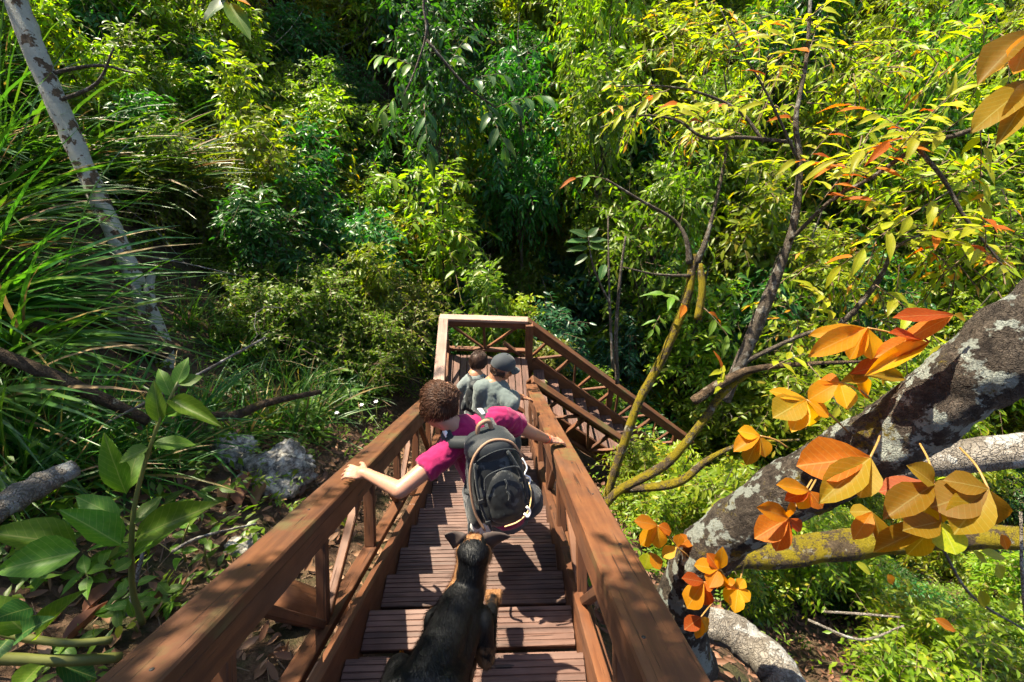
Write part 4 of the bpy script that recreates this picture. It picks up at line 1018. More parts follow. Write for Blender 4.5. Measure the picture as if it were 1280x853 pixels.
palmate((1084, 410), 1.62, [(1012, 444, 36), (1062, 450, 26), (1090, 450, 32), (1012, 418, 22)], [GO, GO, GO, OR], (1140, 430, 1.62))
palmate((1162, 428), 1.55, [(1098, 438, 34), (1092, 460, 26), (1118, 410, 22)], [OR, OR, OR])
palmate((1192, 394), 1.5, [(1130, 424, 30), (1122, 392, 26), (1208, 398, 14)], [OR, OR, BZ])
palmate((1008, 500), 1.72, [(968, 520, 42), (962, 488, 22), (990, 540, 30), (1018, 540, 24), (1040, 520, 26)], [BZ, GO, GO, BZ, GO], (1060, 540, 1.75))
palmate((1050, 478), 1.7, [(1010, 498, 32), (1060, 512, 30), (1024, 472, 24), (1086, 470, 22)], [GO, GO, OR, BZ], (1090, 500, 1.7))
palmate((950, 545), 1.78, [(918, 560, 26), (932, 582, 22), (958, 572, 22), (924, 538, 20)], [GO, BZ, GO], (985, 560, 1.8))
palmate((1062, 468), 1.68, [(1110, 452, 28), (1140, 470, 26), (1092, 496, 26)], [OR, BZ, GO])
palmate((1236, 612), 1.36, [(1164, 634, 56), (1196, 664, 56), (1250, 660, 40), (1186, 598, 34)], [BZ, BZ, BZ, BZ], (1200, 560, 1.5))
palmate((1168, 606), 1.42, [(1110, 640, 42), (1098, 612, 40), (1140, 582, 34), (1150, 655, 48)], [BZ, OR, BZ, BZ], (1150, 555, 1.55))
palmate((1176, 652), 1.4, [(1090, 688, 34), (1132, 694, 40), (1196, 694, 44), (1130, 662, 42)], [BZ, BZ, 'leaf_lance', BZ], (1165, 610, 1.45))
palmate((1090, 640), 1.5, [(1070, 672, 28), (1110, 690, 26), (1062, 640, 24)], [GO, BZ, BZ])
palmate((1290, 40), 1.0, [(1228, 84, 44), (1270, 90, 40)], [BZ, GO]); palmate((1300, 96), .98, [(1222, 152, 46), (1262, 160, 40)], [BZ, BZ])
for (bb, tt, w, m_) in [((1252, 668), (1262, 690), 12, OR), ((1216, 690), (1238, 704), 12, 'leaf_lance'), ((1226, 690), (1262, 698), 12, 'leaf_lance'), ((1245, 706), (1256, 726), 16, 'leaf_lance'), ((1226, 738), (1234, 762), 14, 'leaf_lance'), ((1264, 752), (1268, 764), 12, 'leaf_lance'),
                        ((1070, 704), (1092, 718), 12, 'leaf_lance'), ((1168, 774), (1200, 790), 12, OR), ((1110, 718), (1118, 732), 10, GO)]:
    px_leaf(big, bb, tt, 1.75, 1.75, w, m_)

logs = [('mossy_log', 'mossy dark log lying across the slope under the leaning tree', [(880, 704, 2.9, 11), (960, 694, 2.95, 16), (1060, 680, 2.85, 18), (1160, 672, 2.7, 16), (1320, 674, 2.5, 14)], 'bark_moss'),
        ('fallen_log', 'pale lichen-covered log beside the lower handrail end', [(858, 770, 2.9, 18), (920, 795, 2.85, 22), (965, 830, 2.7, 24), (1000, 890, 2.5, 24)], 'bark_pale')]
for nme, lab, pts, m_ in logs: stick(nme, lab, pts, m_, .16, 16, 'log')
for lab, pts in [('thin bare pale stick above the ferns right of the rail', [(1030, 765, 3.3, 1.6), (1080, 768, 3.2, 1.8), (1125, 772, 3.1, 1.2)]), ('bare forked pale twig under the leaning tree', [(1010, 775, 3.3, 1.8), (1075, 800, 3.2, 1.8), (1130, 782, 3.1, 1)]),
                 ('long thin grey twig hanging at the edge of the log', [(1175, 680, 2.2, 1.6), (1215, 745, 2.3, 1.6), (1285, 790, 2.3, 1.2)]), ('straight grey twig rising beside the leaning tree', [(1276, 640, 1.9, 1.6), (1278, 720, 1.9, 1.8), (1284, 790, 1.9, 1.6)])]:
    stick('dry_stick', lab, pts, 'bark_pale', .06, 6, 'stick')

# ------------------------------------------------------------------ right middle: mossy and grey trees with single leaves
def lance_spray(parent, p, d, n, ll, mat, wr=.28, hang=.3, stem='twig', shape='lance', accent=None):
    p = Vector(p); d = Vector(d).normalized(); ln = ll * .32 * n
    lat = d.cross(Vector((0, 0, 1))); lat = lat.normalized() if lat.length > .05 else Vector((1, 0, 0))
    q = [tuple(p + d * ln * t - Vector((0, 0, .22)) * ln * t * t) for t in (0, .25, .5, .75, 1)]
    s = Soup(); s.tube(q, [.004, .0035, .003, .0025, .002], 5); newobj('twig', s.mesh('spray_twig', [M[stem]]), parent, Matrix.Identity(4))
    for i in range(n):
        t = .15 + .85 * i / (n - 1); side = (1 if i % 2 else -1) if i < n - 1 else 0
        b_ = p + d * ln * t - Vector((0, 0, .22)) * ln * t * t
        v = (d * .6 + lat * side * .85 - Vector((0, 0, hang)) + Vector((random.uniform(-.2, .2), random.uniform(-.2, .2), random.uniform(-.15, .15)))).normalized() * ll * random.uniform(.75, 1.1)
        leaf_obj(parent, b_, b_ + v, ll * wr, (accent if accent and random.random() < .12 else mat), shape, (0, -.2, 1), curl=.28)
def near_tree(name, label, base, limbs_, sprs, mat, cat='tree'):
    r = empty(name, base); tag(r, label, cat)
    for (nm, pts, m_) in limbs_: limb(nm, pts, m_, r, 10, 6, .12, .05)
    for (x_, y_, dep, dx, dy, dz, n, ll) in sprs: lance_spray(r, at(x_, y_, dep), CAM_ROT @ Vector((dx, dy, dz)), n, ll, mat, accent='leaf_orange')
    return r
near_tree('mossy_tree', 'small crooked tree coated in yellow moss beside the second flight', at(770, 600, 5.2),
    [('trunk', [(752, 640, 5.3, 4.9), (780, 555, 5.1, 5.5), (800, 500, 5.0, 5.5), (832, 440, 4.9, 5.5), (858, 375, 4.8, 5.5), (868, 318, 4.75, 4.9)], 'bark_moss'),
     ('branch', [(862, 330, 4.75, 4.4), (858, 300, 4.7, 2.7), (842, 275, 4.7, 2.2), (800, 250, 4.6, 1.7), (757, 224, 4.5, 1.3)], 'bark_grey'),
     ('branch', [(870, 330, 4.75, 4.4), (882, 302, 4.7, 3.3), (893, 260, 4.65, 2.4), (905, 205, 4.6, 2.0), (912, 150, 4.55, 1.4), (905, 90, 4.5, 0.9)], 'bark_grey'),
     ('branch', [(872, 400, 4.8, 4.9), (878, 360, 4.75, 4.4), (874, 330, 4.75, 4.4)], 'bark_moss'),
     ('branch', [(862, 345, 4.75, 2.2), (820, 343, 4.7, 1.3), (778, 334, 4.6, 0.8)], 'bark_grey')],
    [(860, 385, 4.6, -.4, .3, .2, 4, .26), (880, 385, 4.6, .4, -.5, .3, 5, .26), (757, 224, 4.5, -.6, .1, .2, 5, .2), (905, 90, 4.5, .2, .7, .2, 6, .2), (825, 395, 4.7, -.3, -.3, .4, 4, .16), (905, 205, 4.55, .6, .4, .2, 6, .2)], 'leaf_big')
near_tree('mossy_limb', 'low forked mossy tree limb reaching up beside the right handrail', at(745, 640, 4.0),
    [('trunk', [(735, 660, 4.1, 4.9), (772, 615, 4.0, 5.5), (830, 582, 3.9, 6.0), (872, 535, 3.8, 4.9), (905, 490, 3.75, 4.9), (938, 464, 3.7, 4.4)], 'bark_moss'),
     ('branch', [(780, 612, 4.0, 4.9), (845, 604, 3.8, 5.5), (885, 575, 3.7, 3.8), (930, 555, 3.6, 2.2), (1000, 550, 3.4, 1.4)], 'bark_moss'),
     ('stump', [(866, 502, 3.75, 6.0), (900, 480, 3.7, 6.0), (940, 462, 3.65, 4.4), (1010, 455, 3.5, 2.7), (1080, 452, 3.4, 1.6)], 'bark_base')],
    [(960, 462, 3.5, .5, .4, .3, 6, .17), (1010, 455, 3.4, .3, -.5, .3, 7, .17), (900, 490, 3.6, -.1, .7, .4, 6, .15), (985, 470, 3.5, -.2, -.6, .4, 6, .15)], 'leaf_lance')
TT = [('trunk', [(905, 500, 4.3, 8.5), (925, 455, 4.2, 8.1), (955, 385, 4.1, 8.1), (982, 315, 4.0, 5.3), (994, 270, 3.95, 5.0), (1000, 205, 3.9, 4.0), (995, 150, 3.85, 3.1), (1008, 75, 3.8, 2.5), (1015, -30, 3.75, 1.9)], 'bark_grey'),
      ('branch', [(990, 178, 3.9, 2.5), (930, 172, 3.9, 2.2), (880, 172, 3.9, 1.9), (845, 150, 3.9, 1.6), (795, 145, 3.9, 1.0), (750, 160, 3.9, 0.6)], 'bark_grey'),
      ('branch', [(955, 178, 3.9, 2.2), (925, 140, 3.9, 1.9), (880, 118, 3.85, 1.6), (830, 108, 3.8, 1.1), (770, 108, 3.8, 0.6)], 'bark_grey'),
      ('branch', [(988, 300, 3.95, 2.5), (1040, 250, 3.6, 2.5), (1090, 222, 3.4, 2.6), (1150, 182, 3.2, 3.1), (1215, 162, 3.0, 3.1), (1300, 110, 2.8, 3.1)], 'bark_grey'),
      ('branch', [(1148, 186, 3.2, 2.6), (1180, 225, 3.2, 2.5), (1205, 270, 3.2, 2.2), (1238, 312, 3.2, 1.5), (1265, 350, 3.2, 1.3)], 'bark_grey'),
      ('branch', [(925, 455, 4.2, 3.4), (1000, 420, 3.9, 2.5), (1050, 405, 3.8, 3.4), (1095, 355, 3.6, 3.4), (1120, 310, 3.5, 1.9), (1160, 290, 3.4, 1.2)], 'bark_grey'),
      ('branch', [(1000, 205, 3.9, 1.9), (960, 120, 3.7, 1.4), (925, 60, 3.6, 1.0), (900, 10, 3.6, 0.6)], 'bark_grey')]
SP = []
_r = random.Random(9)
for (x_, y_, dep) in [(1150, 182, 3.1), (1170, 172, 3.1), (1200, 160, 3.0), (1110, 205, 3.3), (1075, 225, 3.4), (1050, 240, 3.5), (1130, 190, 3.1), (1185, 235, 3.1), (1205, 270, 3.1), (1238, 312, 3.1), (1000, 205, 3.8), (998, 150, 3.8), (1008, 75, 3.7), (1012, 30, 3.7), (930, 172, 3.8), (880, 172, 3.8), (845, 150, 3.8), (925, 140, 3.8), (830, 108, 3.7), (960, 120, 3.6), (925, 60, 3.5), (1250, 135, 2.9), (1120, 310, 3.4), (1160, 290, 3.3), (1095, 355, 3.5), (1050, 405, 3.7), (1020, 260, 3.6), (1090, 222, 3.3), (1265, 350, 3.1), (1225, 160, 2.95)]:
    SP.append((x_ + _r.uniform(-8, 8), y_ + _r.uniform(-6, 6), dep, _r.uniform(-.8, .8), _r.uniform(-.3, 1.0), _r.uniform(-.2, .6), _r.choice([8, 9, 9]), _r.uniform(.17, .24)))
slt = near_tree('slender_tree', 'slender grey tree with bare crooked branches and yellow-green lance leaves', at(905, 520, 4.35), TT, SP, 'leaf_lance')
canopy(slt, 'slender_tree_crown', 303, [tuple(at(x_, y_, d_)) + (r_,) for x_, y_, d_, r_ in [(1000, 60, 4.2, .5), (930, 40, 4.4, .5), (850, 60, 4.6, .5), (880, 150, 4.4, .35), (800, 130, 4.8, .4), (960, 130, 4.2, .35), (1080, 170, 3.9, .4), (1060, 90, 4.2, .4), (1150, 230, 3.6, .35), (1230, 230, 3.4, .35), (1110, 300, 3.8, .35), (1190, 310, 3.5, .35), (1260, 300, 3.4, .3), (1040, 330, 4.2, .35), (1000, 400, 4.4, .3), (1090, 400, 4.0, .3), (1240, 60, 3.8, .4), (1150, 60, 4.2, .4)]], 24, .30, 8, .15, .30, 'leaf_lance2')
# glossy leaf sprays hanging in front of the ravine
br = empty('overhanging_branch', at(560, -40, 4.6)); tag(br, 'thin overhanging branch with large drooping glossy leaves above the ravine', 'branch')
limb('branch', [(545, -60, 4.4, 2), (530, 0, 4.5, 1.9), (533, 40, 4.55, 1.6), (520, 85, 4.6, 1.3), (505, 120, 4.6, .9)], 'bark_grey', br, 7)
limb('branch', [(533, 50, 4.55, 2), (580, 105, 4.7, 1.6), (620, 135, 4.8, 1.2)], 'bark_grey', br, 7)
for (x_, y_, dx, dy, n, ll) in [(520, 85, -.5, .2, 6, .22), (510, 110, -.4, -.4, 6, .22), (580, 105, .4, .1, 6, .24), (605, 125, .3, -.6, 6, .26), (620, 135, .6, .2, 7, .26), (530, 130, .1, -.8, 6, .24), (560, 85, .3, .5, 6, .22)]:
    lance_spray(br, at(x_, y_, 4.7), CAM_ROT @ Vector((dx, dy, .2)), n, ll, 'leaf_bigdk' if dx > 0 else 'leaf_big', .36, .5, shape='ovate')
sg = empty('glossy_sapling', at(765, 470, 6.2)); tag(sg, 'thin sapling with a few large pale shining leaves behind the second flight', 'plant')
limb('stem', [(772, 480, 6.4, 3), (770, 420, 6.3, 2.6), (775, 350, 6.2, 2), (782, 295, 6.1, 1.4)], 'bark_grey', sg, 6)
limb('stem', [(766, 460, 6.3, 2), (762, 380, 6.2, 1.6), (760, 270, 6.1, 1)], 'bark_grey', sg, 6)
for (bb, tt) in [((735, 310), (708, 312)), ((735, 296), (712, 286)), ((735, 302), (708, 300)), ((735, 296), (748, 284)), ((736, 308), (758, 310)), ((736, 302), (760, 298)), ((734, 318), (718, 330)), ((756, 330), (750, 350))]:
    px_leaf(sg, bb, tt, 6.0, 5.95, 11, 'leaf_bigdk')
limb('stem', [(762, 380, 6.2, 1.4), (742, 335, 6.05, 1.2), (735, 296, 6.0, .8)], 'bark_grey', sg, 6)
tl = empty('leaf_spray', at(285, -10, 1.6)); tag(tl, 'yellow-green leaf spray dangling in from above the bank', 'branch')
limb('twig', [(300, -60, 1.6, 2), (284, -20, 1.6, 1.6), (282, 2, 1.6, 1.2)], 'stem_green', tl, 6)
for (bb, tt, w, m_) in [((282, 0), (252, 22), 22, 'leaf_bigdk'), ((284, 2), (312, 44), 24, 'leaf_big'), ((284, -4), (312, 2), 14, 'leaf_gold'), ((284, -8), (262, -30), 20, 'leaf_big')]: px_leaf(tl, bb, tt, 1.6, 1.58, w, m_)

for k, (px, py, sz) in enumerate([(60, 700, .5), (120, 720, .45), (250, 640, .4), (30, 560, .7), (110, 640, .5), (270, 600, .35), (200, 740, .35), (100, 545, .6), (210, 590, .4), (130, 790, .35), (255, 720, .3), (180, 560, .5)]):
    g = ground_at(px, py); herb('small green seedling scattered through the litter of the left bank', px, py, 3 if k % 2 else 2, .34 * sz + .05, .22 * sz + .04, 'leaf_big', 800 + k, 'seedlings in the litter', ['ovate', 'lance'][k % 2], .42)
# ------------------------------------------------------------------ people and dog
def prim_mesh(prims):
    s = Soup()
    for p in prims:
        if p[0] in ('cap', 'cyl'):
            a, b_, ra, rb = Vector(p[1]), Vector(p[2]), p[3], p[4]; d = (b_ - a); L = d.length
            if L < 1e-5: continue
            d.normalize(); pts, rad = [], []
            if p[0] == 'cap':
                for k in range(5): th = math.pi / 2 * (1 - k / 5); pts.append(a - d * ra * math.sin(th)); rad.append(max(ra * math.cos(th), ra * .02))
            for k in range(5): t = k / 4; pts.append(a.lerp(b_, t)); rad.append(ra + (rb - ra) * t)
            if p[0] == 'cap':
                for k in range(1, 6): th = math.pi / 2 * k / 5; pts.append(b_ + d * rb * math.sin(th)); rad.append(max(rb * math.cos(th), rb * .02))
            s.tube(pts, rad, 18)
        else:                            # ellipsoid: centre, radii, rotation matrix
            c, r3, Rm = Vector(p[1]), p[2], p[3] if len(p) > 3 else Matrix.Identity(3)
            V, F = [], []; nu, nv = 20, 12
            for i in range(nv + 1):
                th = math.pi * i / nv
                for k in range(nu):
                    a = 2 * math.pi * k / nu
                    V.append(tuple(c + Rm @ Vector((r3[0] * math.sin(th) * math.cos(a), r3[1] * math.sin(th) * math.sin(a), r3[2] * math.cos(th)))))
            for i in range(nv):
                for k in range(nu): F.append((i * nu + k, i * nu + (k + 1) % nu, (i + 1) * nu + (k + 1) % nu, (i + 1) * nu + k))
            s.add(V, F)
    return s
def organic(name, prims, voxel, smooth, mat, parent=None, M0=None, wrinkle=0.0, seed=0.0):
    """one continuous skin around overlapping tapered limbs"""
    me = prim_mesh(prims).mesh(name, [mat])
    bm = bmesh.new(); bm.from_mesh(me); bmesh.ops.remove_doubles(bm, verts=bm.verts, dist=1e-6); bmesh.ops.recalc_face_normals(bm, faces=bm.faces); bm.to_mesh(me); bm.free()
    o = bpy.data.objects.new(name, me); COL.objects.link(o)
    rm = o.modifiers.new('r', 'REMESH'); rm.mode = 'VOXEL'; rm.voxel_size = voxel; rm.use_smooth_shade = True
    sm = o.modifiers.new('s', 'SMOOTH'); sm.factor = .5; sm.iterations = smooth
    dg = bpy.context.evaluated_depsgraph_get(); me2 = bpy.data.meshes.new_from_object(o.evaluated_get(dg))
    bpy.data.objects.remove(o); bpy.data.meshes.remove(me)
    me2.name = name
    if not me2.materials: me2.materials.append(mat)
    if wrinkle:
        off = Vector((seed, seed * 2, 0))
        nl = [v.normal.copy() for v in me2.vertices]
        for v, n in zip(me2.vertices, nl):
            q = v.co
            v.co = q + n * wrinkle * (.7 * noise.noise(q * 12 + off) + 1.1 * abs(noise.noise(Vector((q.x * 12 + q.z * 9, q.y * 26 - q.z * 12, q.z * 10)) + off)) + .6 * abs(noise.noise(Vector((q.x * 34, q.y * 18 + q.z * 20, q.z * 12)) + off)) - .45)
    me2.polygons.foreach_set('use_smooth', np.ones(len(me2.polygons), dtype=bool)); me2.update()
    return newobj(name, me2, parent, Matrix.Identity(4) if M0 is None else M0)
def rotm(fwd, up):
    f = Vector(fwd).normalized(); r = f.cross(Vector(up)).normalized(); u = r.cross(f)
    return Matrix((r, f, u)).transposed()          # columns: right, forward, up
def head_prims(c, Rm, s=1.0):
    E = lambda off, r3: ('ell', c + Rm @ (Vector(off) * s), tuple(x * s for x in r3), Rm)
    L = [E((0, -.012, .028), (.074, .094, .088)), E((0, .028, -.03), (.058, .062, .082)), E((0, .062, -.072), (.032, .03, .03)), E((0, .088, -.012), (.014, .018, .026)), E((0, .098, -.026), (.013, .013, .011)),
         E((0, .074, .028), (.052, .024, .016)), E((.036, .066, -.024), (.024, .024, .024)), E((-.036, .066, -.024), (.024, .024, .024)), E((0, .084, -.060), (.024, .012, .006)), E((0, .083, -.071), (.020, .011, .007))]
    for sx in (-1, 1): L += [E((sx * .077, -.004, -.008), (.010, .024, .034)), E((sx * .084, -.012, .0), (.008, .012, .024))]
    return L
def hand_prims(w, d, nrm_, thumb, s=1.0, curl=.5):
    w = Vector(w); d = Vector(d).normalized(); n = Vector(nrm_); n = (n - d * n.dot(d)).normalized(); a = d.cross(n) * thumb      # a: towards the thumb
    Rm = Matrix((a, d, n)).transposed()
    L = [('ell', w + d * .048 * s, (.040 * s, .052 * s, .015 * s), Rm), ('cap', w - d * .01, w + d * .03 * s, .026 * s, .028 * s)]
    for i, ln in enumerate((.070, .078, .072, .056)):
        off = (.030 - .020 * i) * s
        b0 = w + d * .082 * s + a * off; fan = d + a * (.20 - .13 * i)
        fan.normalize(); p1 = b0 + fan * ln * .45 * s + n * .006; p2 = p1 + (fan - n * curl).normalized() * ln * .32 * s; p3 = p2 + (fan - n * curl * 1.8).normalized() * ln * .25 * s
        L += [('cap', b0 - fan * .02, p1, .0092 * s, .0086 * s), ('cap', p1, p2, .0086 * s, .008 * s), ('cap', p2, p3, .008 * s, .0068 * s)]
    t0 = w + d * .022 * s + a * .026 * s; t1 = t0 + (d * .75 + a * .75).normalized() * .042 * s; t2 = t1 + (d + a * .35 - n * .3).normalized() * .030 * s
    L += [('cap', t0, t1, .0125 * s, .0105 * s), ('cap', t1, t2, .0105 * s, .0085 * s)]
    return L

def skin_mat(name, base):
    b = NT(name); q = geopos(b); n1 = b.noise(q, 30, 4); n2 = b.noise(q, 220, 3)
    c = b.mix(b.math('MULTIPLY', n1, .5), base, tuple(x * f for x, f in zip(base, (.85, .62, .55))))
    return b.finish(b.principled(c, .48, b.bump(n2, .12, .002), .35, Subsurface_Weight=.12, Subsurface_Radius=(.01, .004, .002), Subsurface_Scale=.4))
def cloth_mat(name, col, rough=.85, weave=900.0, stain=None):
    b = NT(name); oc = objcoord(b); n1 = b.noise(oc, weave, 2); n2 = b.noise(oc, 9, 5, .6); n3 = b.noise(oc, 35, 4)
    c = b.mix(b.math('MULTIPLY', n2, .55), col, tuple(x * .6 for x in col)); c = b.mix(b.math('MULTIPLY', n3, .25), c, tuple(min(1, x * 1.4) for x in col))
    if stain: c = b.mix(b.ramp(b.noise(b.mapping(oc, (1, 1, 1), (3.3, .2, 1)), 11, 5, .65), [(.56, (0, 0, 0)), (.60, (1, 1, 1))]), c, stain)
    return b.finish(b.principled(c, rough, b.bump(b.math('ADD', n1, b.math('MULTIPLY', n3, .6)), .35, .003), .25, Sheen_Weight=.15))
M['skin_fair'] = skin_mat('fair_skin', (.35, .190, .128)); M['skin_tan'] = skin_mat('tan_skin', (.32, .160, .092))
M['magenta'] = cloth_mat('magenta_cotton', (.25, .004, .065)); M['greytee'] = cloth_mat('grey_green_cotton', (.105, .130, .125)); M['greytee2'] = cloth_mat('pale_grey_cotton', (.15, .175, .175))
M['navy'] = cloth_mat('dark_trousers', (.020, .024, .034)); M['shorts'] = cloth_mat('khaki_trousers', (.12, .10, .075)); M['cap'] = cloth_mat('charcoal_cap', (.030, .036, .042), .75)
M['pack'] = cloth_mat('black_pack_nylon', (.005, .007, .009), .5, 700, (.045, .05, .052)); M['pack2'] = cloth_mat('charcoal_pack_nylon', (.009, .012, .015), .55, 700); M['packgrey'] = cloth_mat('grey_strap', (.010, .014, .017), .6, 700)
M['tan_trim'] = plain('tan_webbing', (.26, .15, .09), .7, .3, 80); M['cord'] = plain('yellow_cord', (.55, .38, .16), .6, .2, 80); M['whitecord'] = plain('white_cord', (.75, .74, .72), .5, .1, 60)
M['rubber'] = plain('dark_rubber', (.02, .02, .02), .7); M['shoe'] = plain('pale_shoe', (.45, .42, .40), .6, .3, 50); M['band'] = plain('orange_band', (.75, .10, .03), .5, .1)
M['eye'] = plain('eye_white', (.7, .68, .65), .2, .1); M['white_cloth'] = cloth_mat('white_cotton', (.62, .60, .60))
def hair_mat(name, a, c):
    b = NT(name); g = b.n('ShaderNodeNewGeometry'); n1 = b.noise(g.outputs['Position'], 60, 4, .7)
    col = b.mix(b.math('ADD', b.math('MULTIPLY', g.outputs['Random Per Island'], .6), b.math('MULTIPLY', n1, .4)), a, c)
    return b.finish(b.principled(col, .55, None, .3))
M['hair_brown'] = hair_mat('brown_hair', (.020, .008, .004), (.085, .034, .016)); M['hair_dark'] = hair_mat('dark_hair', (.012, .006, .004), (.05, .022, .012))

def strands(name, parent, c, Rm, n, mat, seed, rad=.0035, curl=.012, ln=.10, shell=(.088, .108, .100), cover=None, lift=1.0, bun=None):
    rr = random.Random(seed); s = Soup()
    for i in range(n):
        while True:
            d = Vector((rr.gauss(0, 1), rr.gauss(0, 1), rr.gauss(0, 1))).normalized()
            if cover is None or cover(d): break
        p = Vector((d.x * shell[0], d.y * shell[1], d.z * shell[2])); tgt = Vector(bun) if bun else Vector((d.x * .3, -.12, -.06))
        t = (tgt - p); t = (t - d * t.dot(d)).normalized() if t.length > 1e-4 else Vector((0, -1, 0))
        ph = rr.uniform(0, 6.28); w = d.cross(t); q = []; L = ln * rr.uniform(.6, 1.3); m_ = 8
        for k in range(m_ + 1):
            u = k / m_; pp = p + t * L * u; e = Vector((pp.x / shell[0], pp.y / shell[1], pp.z / shell[2])).normalized()
            pp = Vector((e.x * shell[0], e.y * shell[1], e.z * shell[2])) + e * lift * .010 * math.sin(math.pi * u) * rr.uniform(.5, 1.5)
            pp = pp + w * curl * math.sin(ph + 7 * u) * rr.uniform(.6, 1.2) + e * curl * .5 * math.cos(ph + 7 * u)
            q.append(tuple(c + Rm @ pp))
        s.tube(q, [rad * (1 if 0 < k < m_ else .3) for k in range(m_ + 1)], 4, caps=False)
    return newobj(name, s.mesh(name, [M[mat]]), parent, Matrix.Identity(4))
def eyes(parent, c, Rm, s=1.0):
    for sx in (-1, 1):
        sp = prim_mesh([('ell', c + Rm @ (Vector((sx * .031, .079, .008)) * s), (.012 * s, .010 * s, .007 * s), Rm)]); newobj('eye', sp.mesh('eye', [M['eye']]), parent, Matrix.Identity(4))
def shoe(parent, ankle, fwd, mat, s=1.0):
    a = Vector(ankle); f = Vector(fwd).normalized(); Rm = rotm(f, (0, 0, 1)); q = a - Vector((0, 0, .055))
    o = organic('shoe', [('ell', q + f * .05, (.044 * s, .13 * s, .042), Rm), ('ell', q + f * .13, (.046 * s, .055 * s, .03), Rm), ('cap', a, a + Vector((0, 0, .02)), .045, .048)], .009, 2, mat, parent)
    return o
def body(prims, skin, parent): return organic('body', prims, .0062, 3, skin, parent)
def tread_z(y):                                       # height of the step under a point of the upper flight
    k = math.ceil((LAND_Y - RUN - y) / RUN - 1e-6); return nose(LAND_Y - RUN - max(k, 0) * RUN) if y < LAND_Y - RUN else LAND_Z

def backpack(label, c, right, up, w, h, d, parts, name='backpack'):
    """rounded pack: local X right, Y up the back, Z away from the wearer's back"""
    root = empty(name, c); tag(root, label, 'backpack')
    X = Vector(right).normalized(); Yv = Vector(up); Yv = (Yv - X * Yv.dot(X)).normalized(); Zv = X.cross(Yv)
    Rm = Matrix((X, Yv, Zv)).transposed(); Q = lambda x, y, z: Vector(c) + Rm @ Vector((x * w, y * h, z * d))
    E = lambda x, y, z, rx, ry, rz: ('ell', Q(x, y, z), (rx * w, ry * h, rz * d), Rm)
    organic('main_bag', [E(0, 0, 0, .5, .46, .46), E(0, -.26, 0, .5, .24, .5), E(.12, .0, .0, .38, .44, .48), E(-.12, 0, 0, .38, .44, .48), E(0, .28, -.05, .42, .22, .42)], .008, 4, M['pack'], root, None, .004, 3)
    organic('lid', [E(0, .36, .04, .44, .16, .44), E(0, .42, -.12, .40, .12, .36)], .008, 4, M['pack2'], root, None, .003, 5)
    organic('front_pocket', [E(.03, -.12, .36, .34, .30, .26), E(.03, -.26, .34, .35, .16, .28)], .008, 4, M['pack'], root, None, .004, 9)
    for sx in (-1, 1): organic('side_pocket', [E(sx * .46, -.28, .0, .12, .18, .30)], .008, 3, M['pack2'], root, None, .004, 9)
    def ribbon(nm, pts, r, mat, parent=root):
        s = Soup(); q = catmull([tuple(Q(*p)) for p in pts], 6); s.tube(q, [r] * len(q), 8); return newobj(nm, s.mesh(nm, [M[mat]]), parent, Matrix.Identity(4))
    if parts:
        ribbon('trim', [(-.40, -.42, .34), (-.49, -.2, .30), (-.47, .12, .30), (-.34, .36, .36), (-.05, .47, .36), (.28, .40, .36), (.44, .2, .3)], .0065, 'tan_trim')
        ribbon('compression_strap', [(.18, .34, .46), (.30, .12, .50), (.36, -.12, .48), (.30, -.36, .50)], .008, 'packgrey')
        ribbon('compression_strap', [(-.36, .30, .40), (-.40, .05, .44), (-.38, -.2, .44), (-.30, -.42, .42)], .006, 'packgrey')
        ribbon('haul_loop', [(-.16, .46, -.05), (-.12, .60, .02), (.05, .62, .02), (.10, .48, -.05)], .011, 'tan_trim')
        ribbon('drawcord', [(-.12, -.38, .60), (.10, -.36, .66), (.30, -.30, .62), (.42, -.18, .52), (.44, -.05, .46)], .0035, 'cord')
        ribbon('drawcord', [(.40, .22, .46), (.44, .12, .50), (.38, .06, .52), (.46, .0, .50), (.42, -.06, .52)], .0035, 'whitecord')
        ribbon('drawcord', [(.22, -.30, .66), (.26, -.34, .68), (.32, -.30, .66), (.28, -.24, .66)], .006, 'whitecord')
        ribbon('zip', [(-.30, .02, .50), (-.24, .16, .54), (.03, .20, .58), (.28, .16, .55), (.34, .0, .52), (.34, -.2, .52)], .0035, 'packgrey')
        ribbon('zip', [(-.40, .26, .30), (-.22, .34, .42), (.05, .37, .46), (.30, .32, .40), (.42, .22, .30)], .0035, 'packgrey')
        for (bx, by, bz) in ((.31, .02, .52), (-.39, -.08, .46), (.33, -.26, .50), (-.34, -.32, .45)):
            newobj('buckle', box_mesh(.026, .020, .010, M['rubber'], .003), root, frame(Q(bx, by, bz), X, Zv))
        ribbon('lash_loop', [(.02, .10, .63), (.04, .05, .66), (.02, .0, .64)], .005, 'packgrey'); ribbon('lash_loop', [(.02, -.02, .64), (.04, -.07, .67), (.02, -.12, .65)], .005, 'packgrey')
        ribbon('hip_strap', [(-.46, -.40, -.2), (-.58, -.42, -.1), (-.62, -.60, .1), (-.45, -.72, .25)], .006, 'pack2')
    return root, Q, ribbon

